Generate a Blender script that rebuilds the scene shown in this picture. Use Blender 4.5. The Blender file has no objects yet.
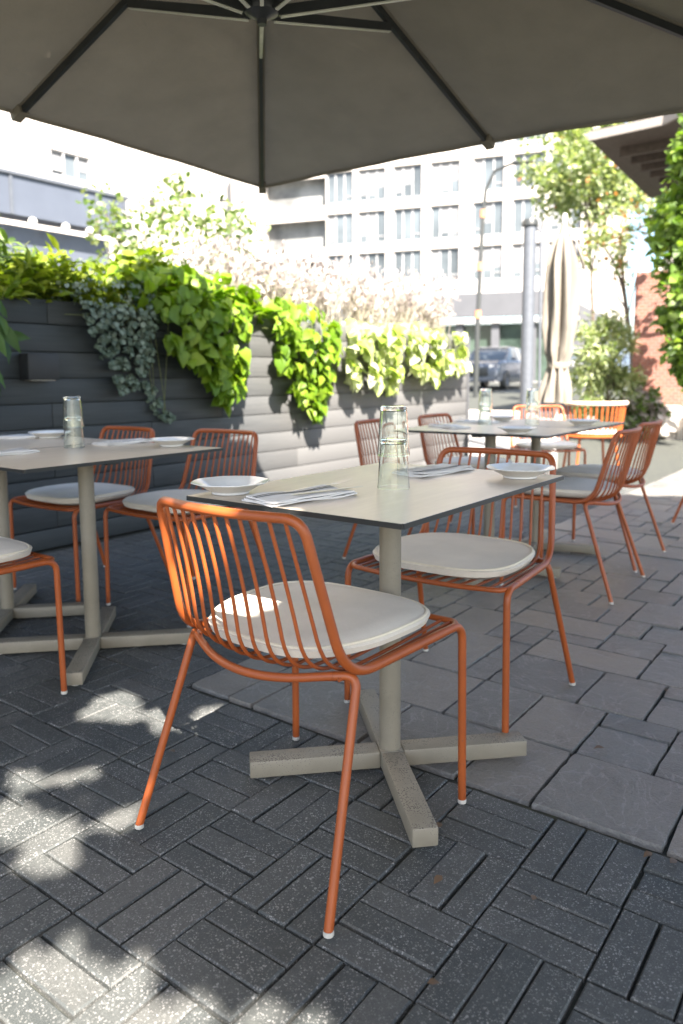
import bpy, bmesh, math, random
import numpy as np
from mathutils import Vector, Matrix
R = math.radians
random.seed(7); rng = np.random.default_rng(11)
scn = bpy.context.scene
COL = scn.collection

# ------------------------------------------------------------------ materials
def nodes(name):
    m = bpy.data.materials.new(name); m.use_nodes = True
    nt = m.node_tree; b = nt.nodes['Principled BSDF']
    return m, nt, b
def N(nt, t, **kw):
    n = nt.nodes.new(t)
    for k, v in kw.items():
        if k in n.inputs: n.inputs[k].default_value = v
        else: setattr(n, k, v)
    return n
def L(nt, a, b): nt.links.new(a, b)
def ramp(nt, fac, stops):
    r = N(nt, 'ShaderNodeValToRGB'); e = r.color_ramp.elements
    while len(e) < len(stops): e.new(0.5)
    for q, (p, c) in zip(e, stops):
        q.position = p; q.color = (*c, 1) if len(c) == 3 else c
    L(nt, fac, r.inputs[0]); return r.outputs[0]
def obj_coord(nt, scale=1.0, world=False):
    if world:
        return N(nt, 'ShaderNodeNewGeometry').outputs['Position']
    return N(nt, 'ShaderNodeTexCoord').outputs['Object']
def noise(nt, co, scale, detail=4, rough=.55):
    n = N(nt, 'ShaderNodeTexNoise'); n.inputs['Scale'].default_value = scale
    n.inputs['Detail'].default_value = detail; n.inputs['Roughness'].default_value = rough
    L(nt, co, n.inputs['Vector']); return n
def mixc(nt, fac, a, b, mode='MIX'):
    m = N(nt, 'ShaderNodeMix'); m.data_type = 'RGBA'; m.blend_type = mode
    for s, v in ((0, fac), (6, a), (7, b)):
        if hasattr(v, 'is_output') or isinstance(v, bpy.types.NodeSocket): L(nt, v, m.inputs[s])
        else: m.inputs[s].default_value = v if s == 0 else (*v, 1)
    return m.outputs[2]
def bump(nt, b, h, strength=.3, dist=.002):
    n = N(nt, 'ShaderNodeBump'); n.inputs['Strength'].default_value = strength
    n.inputs['Distance'].default_value = dist
    L(nt, h, n.inputs['Height']); L(nt, n.outputs[0], b.inputs['Normal'])
def island(nt): return N(nt, 'ShaderNodeNewGeometry').outputs['Random Per Island']

def plain(name, col, rough=.5, metal=0, var=.12, scale=14, spec=None, bstr=.0):
    m, nt, b = nodes(name)
    co = obj_coord(nt); n = noise(nt, co, scale)
    d = tuple(max(0, c*(1-var)) for c in col); e = tuple(min(1, c*(1+var)) for c in col)
    L(nt, ramp(nt, n.outputs[0], [(.3, d), (.7, e)]), b.inputs['Base Color'])
    b.inputs['Roughness'].default_value = rough; b.inputs['Metallic'].default_value = metal
    if spec is not None: b.inputs['Specular IOR Level'].default_value = spec
    if bstr: bump(nt, b, n.outputs[0], bstr, .002)
    return m

def mat_orange():
    m, nt, b = nodes('orange_powder_coat'); co = obj_coord(nt)
    n = noise(nt, co, 9, 5); n2 = noise(nt, co, 160, 3)
    c = ramp(nt, n.outputs[0], [(.3, (.285, .064, .013)), (.7, (.365, .086, .017))])
    chips = ramp(nt, n2.outputs[0], [(.66, (0, 0, 0)), (.72, (.8, .8, .8))])
    L(nt, mixc(nt, chips, c, (.20, .07, .04)), b.inputs['Base Color'])
    b.inputs['Roughness'].default_value = .42
    bump(nt, b, n2.outputs[0], .08, .0006); return m
def mat_pavers():
    m, nt, b = nodes('exposed_aggregate_paver'); co = obj_coord(nt)
    ri = island(nt)
    base = ramp(nt, ri, [(0, (.076, .085, .084)), (.5, (.098, .105, .102)), (1, (.126, .129, .123))])
    big = noise(nt, co, 2.2, 4)
    base = mixc(nt, ramp(nt, big.outputs[0], [(.35, (.78, .80, .80)), (.7, (1.15, 1.12, 1.1))]), (0, 0, 0), base, 'MULTIPLY') if False else base
    stain = ramp(nt, big.outputs[0], [(.35, (.72, .74, .74)), (.68, (1, 1, 1))])
    base = mixc(nt, 1.0, base, stain, 'MULTIPLY')
    fine = noise(nt, co, 420, 2, .7)
    base = mixc(nt, .6, base, ramp(nt, fine.outputs[0], [(.35, (.45, .45, .45)), (.65, (1, 1, 1))]), 'MULTIPLY')
    mot = noise(nt, co, 38, 5, .7)
    base = mixc(nt, .55, base, ramp(nt, mot.outputs[0], [(.32, (.55, .56, .56)), (.66, (1.0, .99, .97))]), 'MULTIPLY')
    n3 = noise(nt, co, 9, 4)
    dens = ramp(nt, n3.outputs[0], [(.36, (.35, .35, .35)), (.62, (1, 1, 1))])
    for sc, amp, off_, lo_c, hi_c in ((118, .52, -.20, (.15, .155, .15), (.33, .325, .31)), (270, .78, -.22, (.12, .125, .12), (.30, .295, .285))):
        wv = N(nt, 'ShaderNodeMix'); wv.data_type = 'VECTOR'; wv.inputs[0].default_value = .004
        L(nt, co, wv.inputs[4]); wn = noise(nt, co, sc*1.7, 1); L(nt, wn.outputs[1], wv.inputs[5])
        v = N(nt, 'ShaderNodeTexVoronoi'); v.inputs['Scale'].default_value = sc; L(nt, wv.outputs[1], v.inputs['Vector'])
        pick = N(nt, 'ShaderNodeSeparateColor'); L(nt, v.outputs['Color'], pick.inputs[0])
        th = N(nt, 'ShaderNodeMath', operation='MULTIPLY_ADD'); L(nt, pick.outputs[0], th.inputs[0]); th.inputs[1].default_value = amp; th.inputs[2].default_value = off_
        lt = N(nt, 'ShaderNodeMath', operation='LESS_THAN'); L(nt, v.outputs['Distance'], lt.inputs[0]); L(nt, th.outputs[0], lt.inputs[1])
        msk = N(nt, 'ShaderNodeMath', operation='MULTIPLY'); L(nt, lt.outputs[0], msk.inputs[0]); L(nt, dens, msk.inputs[1])
        base = mixc(nt, msk.outputs[0], base, ramp(nt, pick.outputs[1], [(0, lo_c), (1, hi_c)]))
    L(nt, base, b.inputs['Base Color'])
    b.inputs['Roughness'].default_value = .62
    bump(nt, b, fine.outputs[0], .55, .0015); return m
def mat_flags():
    m, nt, b = nodes('natural_flagstone'); co = obj_coord(nt); ri = island(nt)
    base = ramp(nt, ri, [(0, (.155, .164, .162)), (.3, (.225, .220, .205)), (.55, (.185, .192, .19)), (.8, (.27, .25, .22)), (1, (.205, .212, .21))])
    n1 = noise(nt, co, 6.5, 10, .68)
    base = mixc(nt, .85, base, ramp(nt, n1.outputs[0], [(.3, (.48, .49, .50)), (.5, (.86, .85, .84)), (.72, (1.0, .96, .91))]), 'MULTIPLY')
    w = N(nt, 'ShaderNodeTexNoise'); w.inputs['Scale'].default_value = 3.5; w.inputs['Detail'].default_value = 9; w.inputs['Distortion'].default_value = 2.2
    L(nt, co, w.inputs['Vector'])
    vein = ramp(nt, w.outputs[0], [(.485, (0, 0, 0)), (.5, (.6, .6, .6)), (.512, (0, 0, 0))])
    base = mixc(nt, vein, base, (.30, .29, .28))
    fine = noise(nt, co, 160, 4, .7)
    base = mixc(nt, .45, base, ramp(nt, fine.outputs[0], [(.36, (.5, .5, .5)), (.62, (1, 1, 1))]), 'MULTIPLY')
    L(nt, base, b.inputs['Base Color'])
    L(nt, ramp(nt, n1.outputs[0], [(.3, (.30,)*3), (.7, (.48,)*3)]), b.inputs['Roughness'])
    mx = N(nt, 'ShaderNodeMath', operation='ADD'); L(nt, n1.outputs[0], mx.inputs[0])
    q = N(nt, 'ShaderNodeMath', operation='MULTIPLY'); L(nt, fine.outputs[0], q.inputs[0]); q.inputs[1].default_value = .25; L(nt, q.outputs[0], mx.inputs[1])
    bump(nt, b, mx.outputs[0], 1.0, .012); return m
def mat_joint():
    m, nt, b = nodes('dark_joint_sand'); co = obj_coord(nt); n = noise(nt, co, 30, 6)
    L(nt, ramp(nt, n.outputs[0], [(.35, (.028, .031, .028)), (.6, (.046, .050, .040)), (.8, (.066, .080, .040))]), b.inputs['Base Color'])
    b.inputs['Roughness'].default_value = .95; bump(nt, b, n.outputs[0], .8, .004); return m
def mat_tabletop():
    m, nt, b = nodes('taupe_compact_laminate'); co = obj_coord(nt)
    st = N(nt, 'ShaderNodeMapping'); st.inputs['Scale'].default_value = (9, 1.2, 1); L(nt, co, st.inputs['Vector'])
    n = noise(nt, st.outputs[0], 5, 7, .6); n2 = noise(nt, co, 2.4, 5)
    c = ramp(nt, n.outputs[0], [(.3, (.54, .455, .355)), (.7, (.62, .53, .42))])
    L(nt, c, b.inputs['Base Color'])
    L(nt, ramp(nt, n2.outputs[0], [(.3, (.27,)*3), (.7, (.37,)*3)]), b.inputs['Roughness'])
    b.inputs['Specular IOR Level'].default_value = .62
    return m
def mat_base():
    m, nt, b = nodes('taupe_table_base_paint'); co = obj_coord(nt)
    n = noise(nt, co, 8, 4)
    c = ramp(nt, n.outputs[0], [(.3, (.205, .182, .135)), (.7, (.27, .242, .185))])
    g = N(nt, 'ShaderNodeNewGeometry'); s = N(nt, 'ShaderNodeSeparateXYZ'); L(nt, g.outputs['Normal'], s.inputs[0])
    v = N(nt, 'ShaderNodeTexVoronoi'); v.inputs['Scale'].default_value = 230; v.inputs['Randomness'].default_value = 1; L(nt, co, v.inputs['Vector'])
    n2 = noise(nt, co, 16, 3)
    thr = N(nt, 'ShaderNodeMath', operation='MULTIPLY'); L(nt, ramp(nt, n2.outputs[0], [(.38, (.14,)*3), (.60, (.40,)*3)]), thr.inputs[0])
    L(nt, ramp(nt, s.outputs[2], [(.0, (.42,)*3), (.8, (1,)*3)]), thr.inputs[1])
    lt = N(nt, 'ShaderNodeMath', operation='LESS_THAN'); L(nt, v.outputs['Distance'], lt.inputs[0]); L(nt, thr.outputs[0], lt.inputs[1])
    L(nt, mixc(nt, lt.outputs[0], c, (.085, .072, .055)), b.inputs['Base Color'])
    b.inputs['Roughness'].default_value = .5; bump(nt, b, n2.outputs[0], .1, .001); return m
def mat_fabric(name, col, weave=900, var=.08, trans=0.0):
    m, nt, b = nodes(name); co = obj_coord(nt)
    n = noise(nt, co, 5, 4); w = noise(nt, co, weave, 2)
    d = tuple(c*(1-var) for c in col)
    c = ramp(nt, n.outputs[0], [(.3, d), (.7, col)])
    c = mixc(nt, .35, c, ramp(nt, w.outputs[0], [(.35, (.7,)*3), (.65, (1,)*3)]), 'MULTIPLY')
    L(nt, c, b.inputs['Base Color']); b.inputs['Roughness'].default_value = .9
    b.inputs['Specular IOR Level'].default_value = .2
    bump(nt, b, w.outputs[0], .5, .0008)
    if trans:
        t = N(nt, 'ShaderNodeBsdfTranslucent'); L(nt, c, t.inputs[0])
        mx = N(nt, 'ShaderNodeMixShader'); mx.inputs[0].default_value = trans
        L(nt, b.outputs[0], mx.inputs[1]); L(nt, t.outputs[0], mx.inputs[2])
        L(nt, mx.outputs[0], nt.nodes['Material Output'].inputs[0])
    return m
def mat_leaf(name, a, bcol, c, trans=.45, rough=.5, tint=(1.25, 1.3, .55)):   # translucent leaf
    m, nt, b = nodes(name); ri = island(nt); co = obj_coord(nt); n = noise(nt, co, 3, 3)
    col = ramp(nt, ri, [(0, a), (.5, bcol), (1, c)])
    col = mixc(nt, 1.0, col, ramp(nt, n.outputs[0], [(.3, (.65, .7, .65)), (.65, (1, 1, 1))]), 'MULTIPLY')
    L(nt, col, b.inputs['Base Color']); b.inputs['Roughness'].default_value = rough
    t = N(nt, 'ShaderNodeBsdfTranslucent'); tc = mixc(nt, 1.0, col, tint, 'MULTIPLY'); L(nt, tc, t.inputs[0])
    mx = N(nt, 'ShaderNodeMixShader'); mx.inputs[0].default_value = trans
    L(nt, b.outputs[0], mx.inputs[1]); L(nt, t.outputs[0], mx.inputs[2])
    L(nt, mx.outputs[0], nt.nodes['Material Output'].inputs[0]); return m
def mat_planks():
    m, nt, b = nodes('charcoal_stained_planks'); co = obj_coord(nt); ri = island(nt)
    st = N(nt, 'ShaderNodeMapping'); st.inputs['Scale'].default_value = (6, .35, 9); L(nt, co, st.inputs['Vector'])
    n = noise(nt, st.outputs[0], 7, 8, .65)
    c = ramp(nt, n.outputs[0], [(.3, (.022, .030, .034)), (.7, (.044, .052, .056))])
    c = mixc(nt, 1, c, ramp(nt, ri, [(0, (.85,)*3), (1, (1.1, 1.08, 1.06))]), 'MULTIPLY')
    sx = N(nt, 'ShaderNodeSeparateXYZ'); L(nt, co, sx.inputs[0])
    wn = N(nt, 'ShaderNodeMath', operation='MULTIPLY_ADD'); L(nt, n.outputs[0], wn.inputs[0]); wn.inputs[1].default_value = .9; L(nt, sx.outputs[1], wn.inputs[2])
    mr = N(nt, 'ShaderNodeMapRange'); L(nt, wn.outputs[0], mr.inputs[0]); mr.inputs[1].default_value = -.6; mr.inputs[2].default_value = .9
    c = mixc(nt, mr.outputs[0], c, (.108, .108, .106))  # colour lightens towards the far end, standing in for sunlight on the planks
    L(nt, c, b.inputs['Base Color']); b.inputs['Roughness'].default_value = .6
    bump(nt, b, n.outputs[0], .3, .002); return m
def mat_glass(name='clear_glass', col=(.96, 1, .97), rough=0.0):
    m, nt, b = nodes(name); b.inputs['Base Color'].default_value = (*col, 1)
    b.inputs['Transmission Weight'].default_value = 1; b.inputs['Roughness'].default_value = rough
    b.inputs['IOR'].default_value = 1.47; return m
def mat_asphalt():
    m, nt, b = nodes('asphalt'); co = obj_coord(nt); n = noise(nt, co, 1.2, 6); f = noise(nt, co, 60, 3)
    c = ramp(nt, n.outputs[0], [(.3, (.075, .076, .08)), (.7, (.11, .11, .112))])
    c = mixc(nt, .5, c, ramp(nt, f.outputs[0], [(.35, (.6,)*3), (.65, (1,)*3)]), 'MULTIPLY')
    L(nt, c, b.inputs['Base Color']); b.inputs['Roughness'].default_value = .9; bump(nt, b, f.outputs[0], .4, .01); return m
def mat_brick():
    m, nt, b = nodes('red_brick'); co = obj_coord(nt)
    mp = N(nt, 'ShaderNodeMapping'); mp.inputs['Rotation'].default_value = (R(90), 0, 0); L(nt, co, mp.inputs['Vector'])
    br = N(nt, 'ShaderNodeTexBrick'); br.inputs['Scale'].default_value = 4.6
    br.inputs['Color1'].default_value = (.26, .095, .06, 1); br.inputs['Color2'].default_value = (.19, .075, .055, 1); br.inputs['Mortar'].default_value = (.28, .25, .22, 1)
    br.inputs['Mortar Size'].default_value = .012; L(nt, mp.outputs[0], br.inputs['Vector'])
    n = noise(nt, co, 3, 6)
    L(nt, mixc(nt, .5, br.outputs[0], ramp(nt, n.outputs[0], [(.3, (.6,)*3), (.7, (1,)*3)]), 'MULTIPLY'), b.inputs['Base Color'])
    b.inputs['Roughness'].default_value = .85; bump(nt, b, br.outputs[1], -.5, .01); return m

ORANGE = mat_orange(); PAVER = mat_pavers(); FLAG = mat_flags(); JOINT = mat_joint()
TOP = mat_tabletop(); EDGE = plain('black_laminate_edge', (.018, .020, .020), .4); BASE = mat_base()
PAD = mat_fabric('off_white_seat_fabric', (.77, .71, .61), 520, .15); PIPE = mat_fabric('cream_piping', (.74, .68, .55))
GLIDE = plain('white_plastic', (.50, .48, .43), .4)
CANOPY = mat_fabric('taupe_canopy_fabric', (.285, .255, .19), 700, .14, .22)
def _wrinkle(m):
    nt = m.node_tree; b = nt.nodes['Principled BSDF']; co = obj_coord(nt)
    mp = N(nt, 'ShaderNodeMapping'); mp.inputs['Scale'].default_value = (1, 1, 3); L(nt, co, mp.inputs['Vector'])
    n = N(nt, 'ShaderNodeTexNoise'); n.inputs['Scale'].default_value = 4.5; n.inputs['Detail'].default_value = 5; n.inputs['Distortion'].default_value = 1.6; L(nt, mp.outputs[0], n.inputs['Vector'])
    bp = N(nt, 'ShaderNodeBump'); bp.inputs['Strength'].default_value = .35; bp.inputs['Distance'].default_value = .03
    L(nt, n.outputs[0], bp.inputs['Height']); old = [l for l in nt.links if l.to_node == b and l.to_socket.name == 'Normal']
    if old: L(nt, old[0].from_socket, bp.inputs['Normal'])
    L(nt, bp.outputs[0], b.inputs['Normal'])
_wrinkle(CANOPY)
RIBM = plain('dark_grey_metal', (.030, .033, .032), .4)
PORC = plain('white_porcelain', (.78, .77, .73), .18, var=.02)
NAPK = mat_fabric('white_napkin_cotton', (.86, .84, .80), 1200, .03)
STRIPE = plain('navy_stripe', (.03, .035, .05), .8)
STEEL = plain('polished_steel', (.50, .49, .47), .38, 1, .03)
GLASS = mat_glass()
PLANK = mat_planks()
LIME = mat_leaf('lime_leaf', (.11, .215, .008), (.18, .31, .012), (.29, .40, .03))
SILVER = mat_leaf('silver_leaf', (.10, .15, .11), (.17, .23, .17), (.27, .33, .27), .25, tint=(1, .97, .95))
FERN = mat_leaf('yellow_green_leaf', (.13, .21, .01), (.22, .29, .02), (.32, .37, .04))
DARKG = mat_leaf('deep_green_leaf', (.035, .09, .018), (.06, .14, .025), (.10, .19, .03), .35)
MIDG = mat_leaf('mid_green_leaf', (.07, .125, .03), (.11, .18, .045), (.18, .25, .07), .4)
PALEG = mat_leaf('pale_green_leaf', (.26, .33, .12), (.42, .47, .26), (.62, .62, .46), .4)
BRIGHT = mat_leaf('sunlit_lime_leaf', (.30, .42, .04), (.52, .60, .20), (.76, .76, .58), tint=(1.1, 1.12, .8))  # paler copy of the lime leaf, strong sunlight put into the colour
TREEG = mat_leaf('pale_street_tree_leaf', (.16, .22, .09), (.25, .31, .14), (.36, .39, .23), .5)
IVYG = mat_leaf('fresh_ivy_leaf', (.10, .19, .025), (.17, .28, .04), (.26, .36, .07), .45)
CROWNG = mat_leaf('added_shade_leaf', (.13, .17, .08), (.17, .20, .10), (.21, .23, .13), .30)
BLUSH = mat_leaf('pale_pink_plume', (.46, .385, .365), (.58, .50, .485), (.68, .62, .61), .4, tint=(1, .97, .95))
RUST = mat_leaf('rust_leaf', (.40, .14, .05), (.50, .20, .08), (.46, .30, .16), .4)
STRAW = mat_leaf('pale_straw', (.34, .31, .23), (.46, .42, .34), (.56, .52, .46), .4, tint=(1, .97, .95))
STEM = plain('plant_stem', (.12, .14, .05), .8); BARK = plain('tree_bark', (.10, .075, .055), .9, var=.3, bstr=.6)
WHITEWALL = plain('white_render', (.43, .40, .365), .85, var=.05, scale=.6)
GREYBAND = plain('grey_metal_panel', (.075, .078, .085), .5, var=.08, scale=.8)
WINF = plain('white_window_frame', (.32, .32, .32), .5)
WING = plain('dark_window_glass', (.075, .088, .095), .15, var=.5, scale=.35)
CURT = plain('pale_window_blind', (.17, .175, .18), .8, var=.1, scale=.5)
SLATE = plain('blue_grey_glazing', (.075, .086, .108), .3, var=.2, scale=.5)
GALV = plain('galvanised_steel', (.085, .095, .11), .5, .1, var=.1)
CREAM = mat_fabric('cream_canopy_fabric', (.235, .212, .178), 500, .14, .10)
BRICK = mat_brick(); STONE = plain('pale_stone', (.46, .42, .38), .9, var=.25, scale=6, bstr=.5)
ASPH = mat_asphalt(); PAVE = plain('concrete_pavement', (.20, .195, .185), .9, var=.12, scale=1.5, bstr=.3)
PAINT = plain('road_paint', (.75, .74, .70), .8, var=.08)
WOODD = plain('dark_roof_timber', (.055, .042, .034), .8, var=.3)
FASC = plain('pale_fascia', (.22, .20, .18), .7)
LAMPW = plain('warm_lamp_glass', (.80, .78, .70), .3)
DRY = mat_leaf('dry_leaf', (.10, .06, .035), (.14, .085, .05), (.18, .12, .07), .05, tint=(1, .97, .95))

# ------------------------------------------------------------------ mesh helpers
class MB:
    def __init__(s): s.v = []; s.f = []; s.sm = []
    def add(s, vs, fs, smooth=False):
        o = len(s.v); s.v += [tuple(v) for v in vs]
        for f in fs: s.f.append(tuple(i+o for i in f)); s.sm.append(smooth)
    def box(s, c, d, rz=0, rx=0, ry=0, bev=0):
        M = Matrix.Translation(c) @ Matrix.Rotation(rz, 4, 'Z') @ Matrix.Rotation(rx, 4, 'X') @ Matrix.Rotation(ry, 4, 'Y')
        x, y, z = d[0]/2, d[1]/2, d[2]/2
        if bev <= 0:
            P = [M @ Vector(p) for p in ((-x,-y,-z),(x,-y,-z),(x,y,-z),(-x,y,-z),(-x,-y,z),(x,-y,z),(x,y,z),(-x,y,z))]
            s.add(P, [(0,3,2,1),(4,5,6,7),(0,1,5,4),(1,2,6,5),(2,3,7,6),(3,0,4,7)]); return
        bm = bmesh.new(); bmesh.ops.create_cube(bm, size=1)
        for v in bm.verts: v.co = Vector((v.co.x*d[0], v.co.y*d[1], v.co.z*d[2]))
        bmesh.ops.bevel(bm, geom=bm.edges[:], offset=bev, segments=2, affect='EDGES', profile=.5)
        bm.verts.index_update()
        s.add([M @ v.co for v in bm.verts], [tuple(v.index for v in f.verts) for f in bm.faces], False); bm.free()
    def tube(s, pts, r, n=8, caps=True, squash=None, closed=False):
        P = [Vector(p) for p in pts]; k = len(P)
        rr = r if hasattr(r, '__len__') else [r]*k
        T = []
        for i in range(k):
            if closed: t = P[(i+1) % k]-P[i-1]
            else: t = P[min(i+1, k-1)]-P[max(i-1, 0)]
            T.append(t.normalized() if t.length > 1e-9 else Vector((0,0,1)))
        up = Vector((0,0,1)) if abs(T[0].z) < .9 else Vector((0,1,0))
        nrm = (up - T[0]*up.dot(T[0])).normalized()
        vs = []
        for i in range(k):
            nrm = nrm - T[i]*nrm.dot(T[i]); nrm.normalize()
            bi = T[i].cross(nrm)
            for j in range(n):
                a = 2*math.pi*j/n
                vs.append(P[i] + (nrm*math.cos(a) + bi*math.sin(a))*rr[i])
        fs = [(i*n+j, i*n+(j+1) % n, (i+1)*n+(j+1) % n, (i+1)*n+j) for i in range(k-1) for j in range(n)]
        if closed: fs += [((k-1)*n+j, (k-1)*n+(j+1) % n, (j+1) % n, j) for j in range(n)]
        s.add(vs, fs, True)
        if caps and not closed:
            s.add(vs[:n], [tuple(range(n))[::-1]]); s.add(vs[-n:], [tuple(range(n))])
    def lathe(s, prof, n=32, c=(0,0,0), rfun=None, smooth=True, cap0=False, cap1=False):
        vs = []
        for (r, z) in prof:
            for j in range(n):
                a = 2*math.pi*j/n; q = r*(rfun(a, z) if rfun else 1)
                vs.append((c[0]+q*math.cos(a), c[1]+q*math.sin(a), c[2]+z))
        k = len(prof)
        fs = [(i*n+j, i*n+(j+1) % n, (i+1)*n+(j+1) % n, (i+1)*n+j) for i in range(k-1) for j in range(n)]
        s.add(vs, fs, smooth)
        if cap0: s.add(vs[:n], [tuple(range(n))[::-1]])
        if cap1: s.add(vs[-n:], [tuple(range(n))])
    def build(s, name, mats, parent=None, loc=None, rz=0, sharp=40):
        me = bpy.data.meshes.new(name); me.from_pydata(s.v, [], s.f); me.update()
        me.polygons.foreach_set('use_smooth', s.sm)
        if sharp: me.set_sharp_from_angle(angle=R(sharp))
        for m in (mats if isinstance(mats, (list, tuple)) else [mats]): me.materials.append(m)
        o = bpy.data.objects.new(name, me); COL.objects.link(o)
        if parent: o.parent = parent
        if loc is not None: o.location = loc
        o.rotation_euler.z = rz
        return o
def tag(o, label=None, cat=None, group=None, kind=None):
    if label: o['label'] = label
    if cat: o['category'] = cat
    if group: o['group'] = group
    if kind: o['kind'] = kind
    return o
def empty(name, loc, rz=0, label=None, cat=None, group=None):
    o = bpy.data.objects.new(name, None); COL.objects.link(o); o.location = loc; o.rotation_euler.z = rz
    o.empty_display_size = .1
    return tag(o, label, cat, group)
def copy_tree(o, parent=None):
    c = o.copy(); COL.objects.link(c)
    if parent: c.parent = parent
    for ch in list(o.children): copy_tree(ch, c)
    return c
def fillet(P, rad, seg=7):
    P = [Vector(p) for p in P]; out = [P[0]]
    rad = rad if hasattr(rad, '__len__') else [rad]*(len(P)-2)
    for i in range(1, len(P)-1):
        a, b, c = P[i-1], P[i], P[i+1]; r = rad[i-1]
        if r <= 0: out.append(b); continue
        u = (a-b); v = (c-b); d = min(r, u.length*.49, v.length*.49)
        p, q = b+u.normalized()*d, b+v.normalized()*d
        for k in range(seg+1):
            t = k/seg; out.append(p*(1-t)**2 + b*2*t*(1-t)*.97 + q*t**2 + (p+q)*.5*2*t*(1-t)*.03)
    out.append(P[-1]); return out
def nrmz(a): return a/np.maximum(np.linalg.norm(a, axis=-1, keepdims=True), 1e-9)
TPL = {
 'heart': (np.array([(0,0,0),(0,.45,-.03),(0,1.04,-.26),(-.36,-.10,.02),(-.5,.30,.12),(-.29,.72,-.04),(.36,-.10,.02),(.5,.30,.12),(.29,.72,-.04)]),
           [(0,1,4,3),(1,2,5,4),(0,6,7,1),(1,7,8,2)]),
 'oval': (np.array([(0,0,0),(0,.5,0),(0,1,-.1),(-.34,.25,.06),(-.34,.68,.04),(.34,.25,.06),(.34,.68,.04)]),
           [(0,1,4,3),(1,2,4),(0,5,6,1),(1,6,2)]),
 'lance': (np.array([(0,0,0),(0,.5,.03),(0,1,-.22),(-.13,.35,.05),(-.11,.65,.02),(.13,.35,.05),(.11,.65,.02)]),
           [(0,1,4,3),(1,2,4),(0,5,6,1),(1,6,2)]),
 'blade': (np.array([(-.5,0,0),(.5,0,0),(-.4,.5,.05),(.4,.5,.05),(0,1,-.05)]), [(0,1,3,2),(2,3,4)]),
}
def leaves(name, C, D, Nn, size, mat, shape='heart', width=1.0, parent=None, seedjit=0):
    T, F = TPL[shape]; C = np.asarray(C); n = len(C)
    D = nrmz(np.asarray(D)); X = nrmz(np.cross(D, np.asarray(Nn))); Z = np.cross(X, D)
    s = np.asarray(size)[:, None, None]
    w = width if np.isscalar(width) else np.asarray(width)[:, None, None]
    V = C[:, None, :] + s*(T[None, :, 0:1]*w*X[:, None, :] + T[None, :, 1:2]*D[:, None, :] + T[None, :, 2:3]*Z[:, None, :])
    k = len(T); V = V.reshape(-1, 3)
    me = bpy.data.meshes.new(name)
    lens = [len(f) for f in F]; per = sum(lens)
    flat = np.concatenate([np.array(f) for f in F])
    idx = (np.arange(n)[:, None]*k + flat[None, :]).ravel()
    me.vertices.add(n*k); me.vertices.foreach_set('co', V.ravel())
    me.loops.add(n*per); me.loops.foreach_set('vertex_index', idx.astype(np.int32))
    st = np.concatenate([[0], np.cumsum(lens)[:-1]])
    me.polygons.add(n*len(F))
    me.polygons.foreach_set('loop_start', (np.arange(n)[:, None]*per + st[None, :]).ravel().astype(np.int32))
    me.polygons.foreach_set('loop_total', np.tile(lens, n).astype(np.int32))
    me.update(calc_edges=True); me.validate()
    me.polygons.foreach_set('use_smooth', np.ones(n*len(F), dtype=bool))
    me.materials.append(mat)
    o = bpy.data.objects.new(name, me); COL.objects.link(o)
    if parent: o.parent = parent
    return o
def rdir(n, z0=-1, z1=1):
    z = rng.uniform(z0, z1, n); a = rng.uniform(0, 2*np.pi, n); q = np.sqrt(np.maximum(0, 1-z*z))
    return np.c_[q*np.cos(a), q*np.sin(a), z]

# ------------------------------------------------------------------ light
SUN = Vector((.75, -.58, 1.0)).normalized()
elev = math.asin(SUN.z); 
ld = bpy.data.lights.new('sun', 'SUN'); ld.energy = 33.0; ld.angle = R(.53); ld.color = (1, .91, .82)
lo = bpy.data.objects.new('sun', ld); COL.objects.link(lo); lo.rotation_euler = SUN.to_track_quat('Z', 'Y').to_euler(); lo.location = (6, 1, 9)
w = bpy.data.worlds.new('World'); scn.world = w; w.use_nodes = True
bg = w.node_tree.nodes['Background']; sky = w.node_tree.nodes.new('ShaderNodeTexSky'); sky.sky_type = 'NISHITA'; sky.sun_disc = False
sky.sun_elevation = elev; sky.sun_rotation = math.atan2(SUN.x, SUN.y); sky.dust_density = 2.2; sky.air_density = 1.0
w.node_tree.links.new(sky.outputs[0], bg.inputs[0]); bg.inputs[1].default_value = .49
scn.view_settings.view_transform = 'Standard'; scn.view_settings.look = 'None'; scn.view_settings.exposure = 0

# ------------------------------------------------------------------ camera
PITCH, ROLL, YAW = .1169, -.0062, R(53.3)
cp, sp = math.cos(PITCH), math.sin(PITCH); cr, sr = math.cos(ROLL), math.sin(ROLL)
r0 = Vector((1,0,0)); f0 = Vector((0,cp,-sp)); u0 = Vector((0,sp,cp))
rr_ = r0*cr+u0*sr; uu_ = -r0*sr+u0*cr
def c2w(v): return Vector((math.sin(YAW)*v.x-math.cos(YAW)*v.y, math.cos(YAW)*v.x+math.sin(YAW)*v.y, v.z))
rw, uw, fw = c2w(rr_), c2w(uu_), c2w(f0)
cam = bpy.data.cameras.new('camera'); co_ = bpy.data.objects.new('camera', cam); COL.objects.link(co_)
co_.matrix_world = Matrix(((rw.x, uw.x, -fw.x, 0), (rw.y, uw.y, -fw.y, 0), (rw.z, uw.z, -fw.z, 1.0373), (0,0,0,1)))
cam.sensor_width = 36; cam.lens = 749.42/1024*36; cam.shift_y = -(512-464.52)/1024; cam.clip_end = 500; cam.clip_start = .05
cam.dof.use_dof = True; cam.dof.focus_distance = 1.75; cam.dof.aperture_fstop = 3.0
scn.camera = co_
CAMP = np.array([0, 0, 1.0373])

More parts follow.
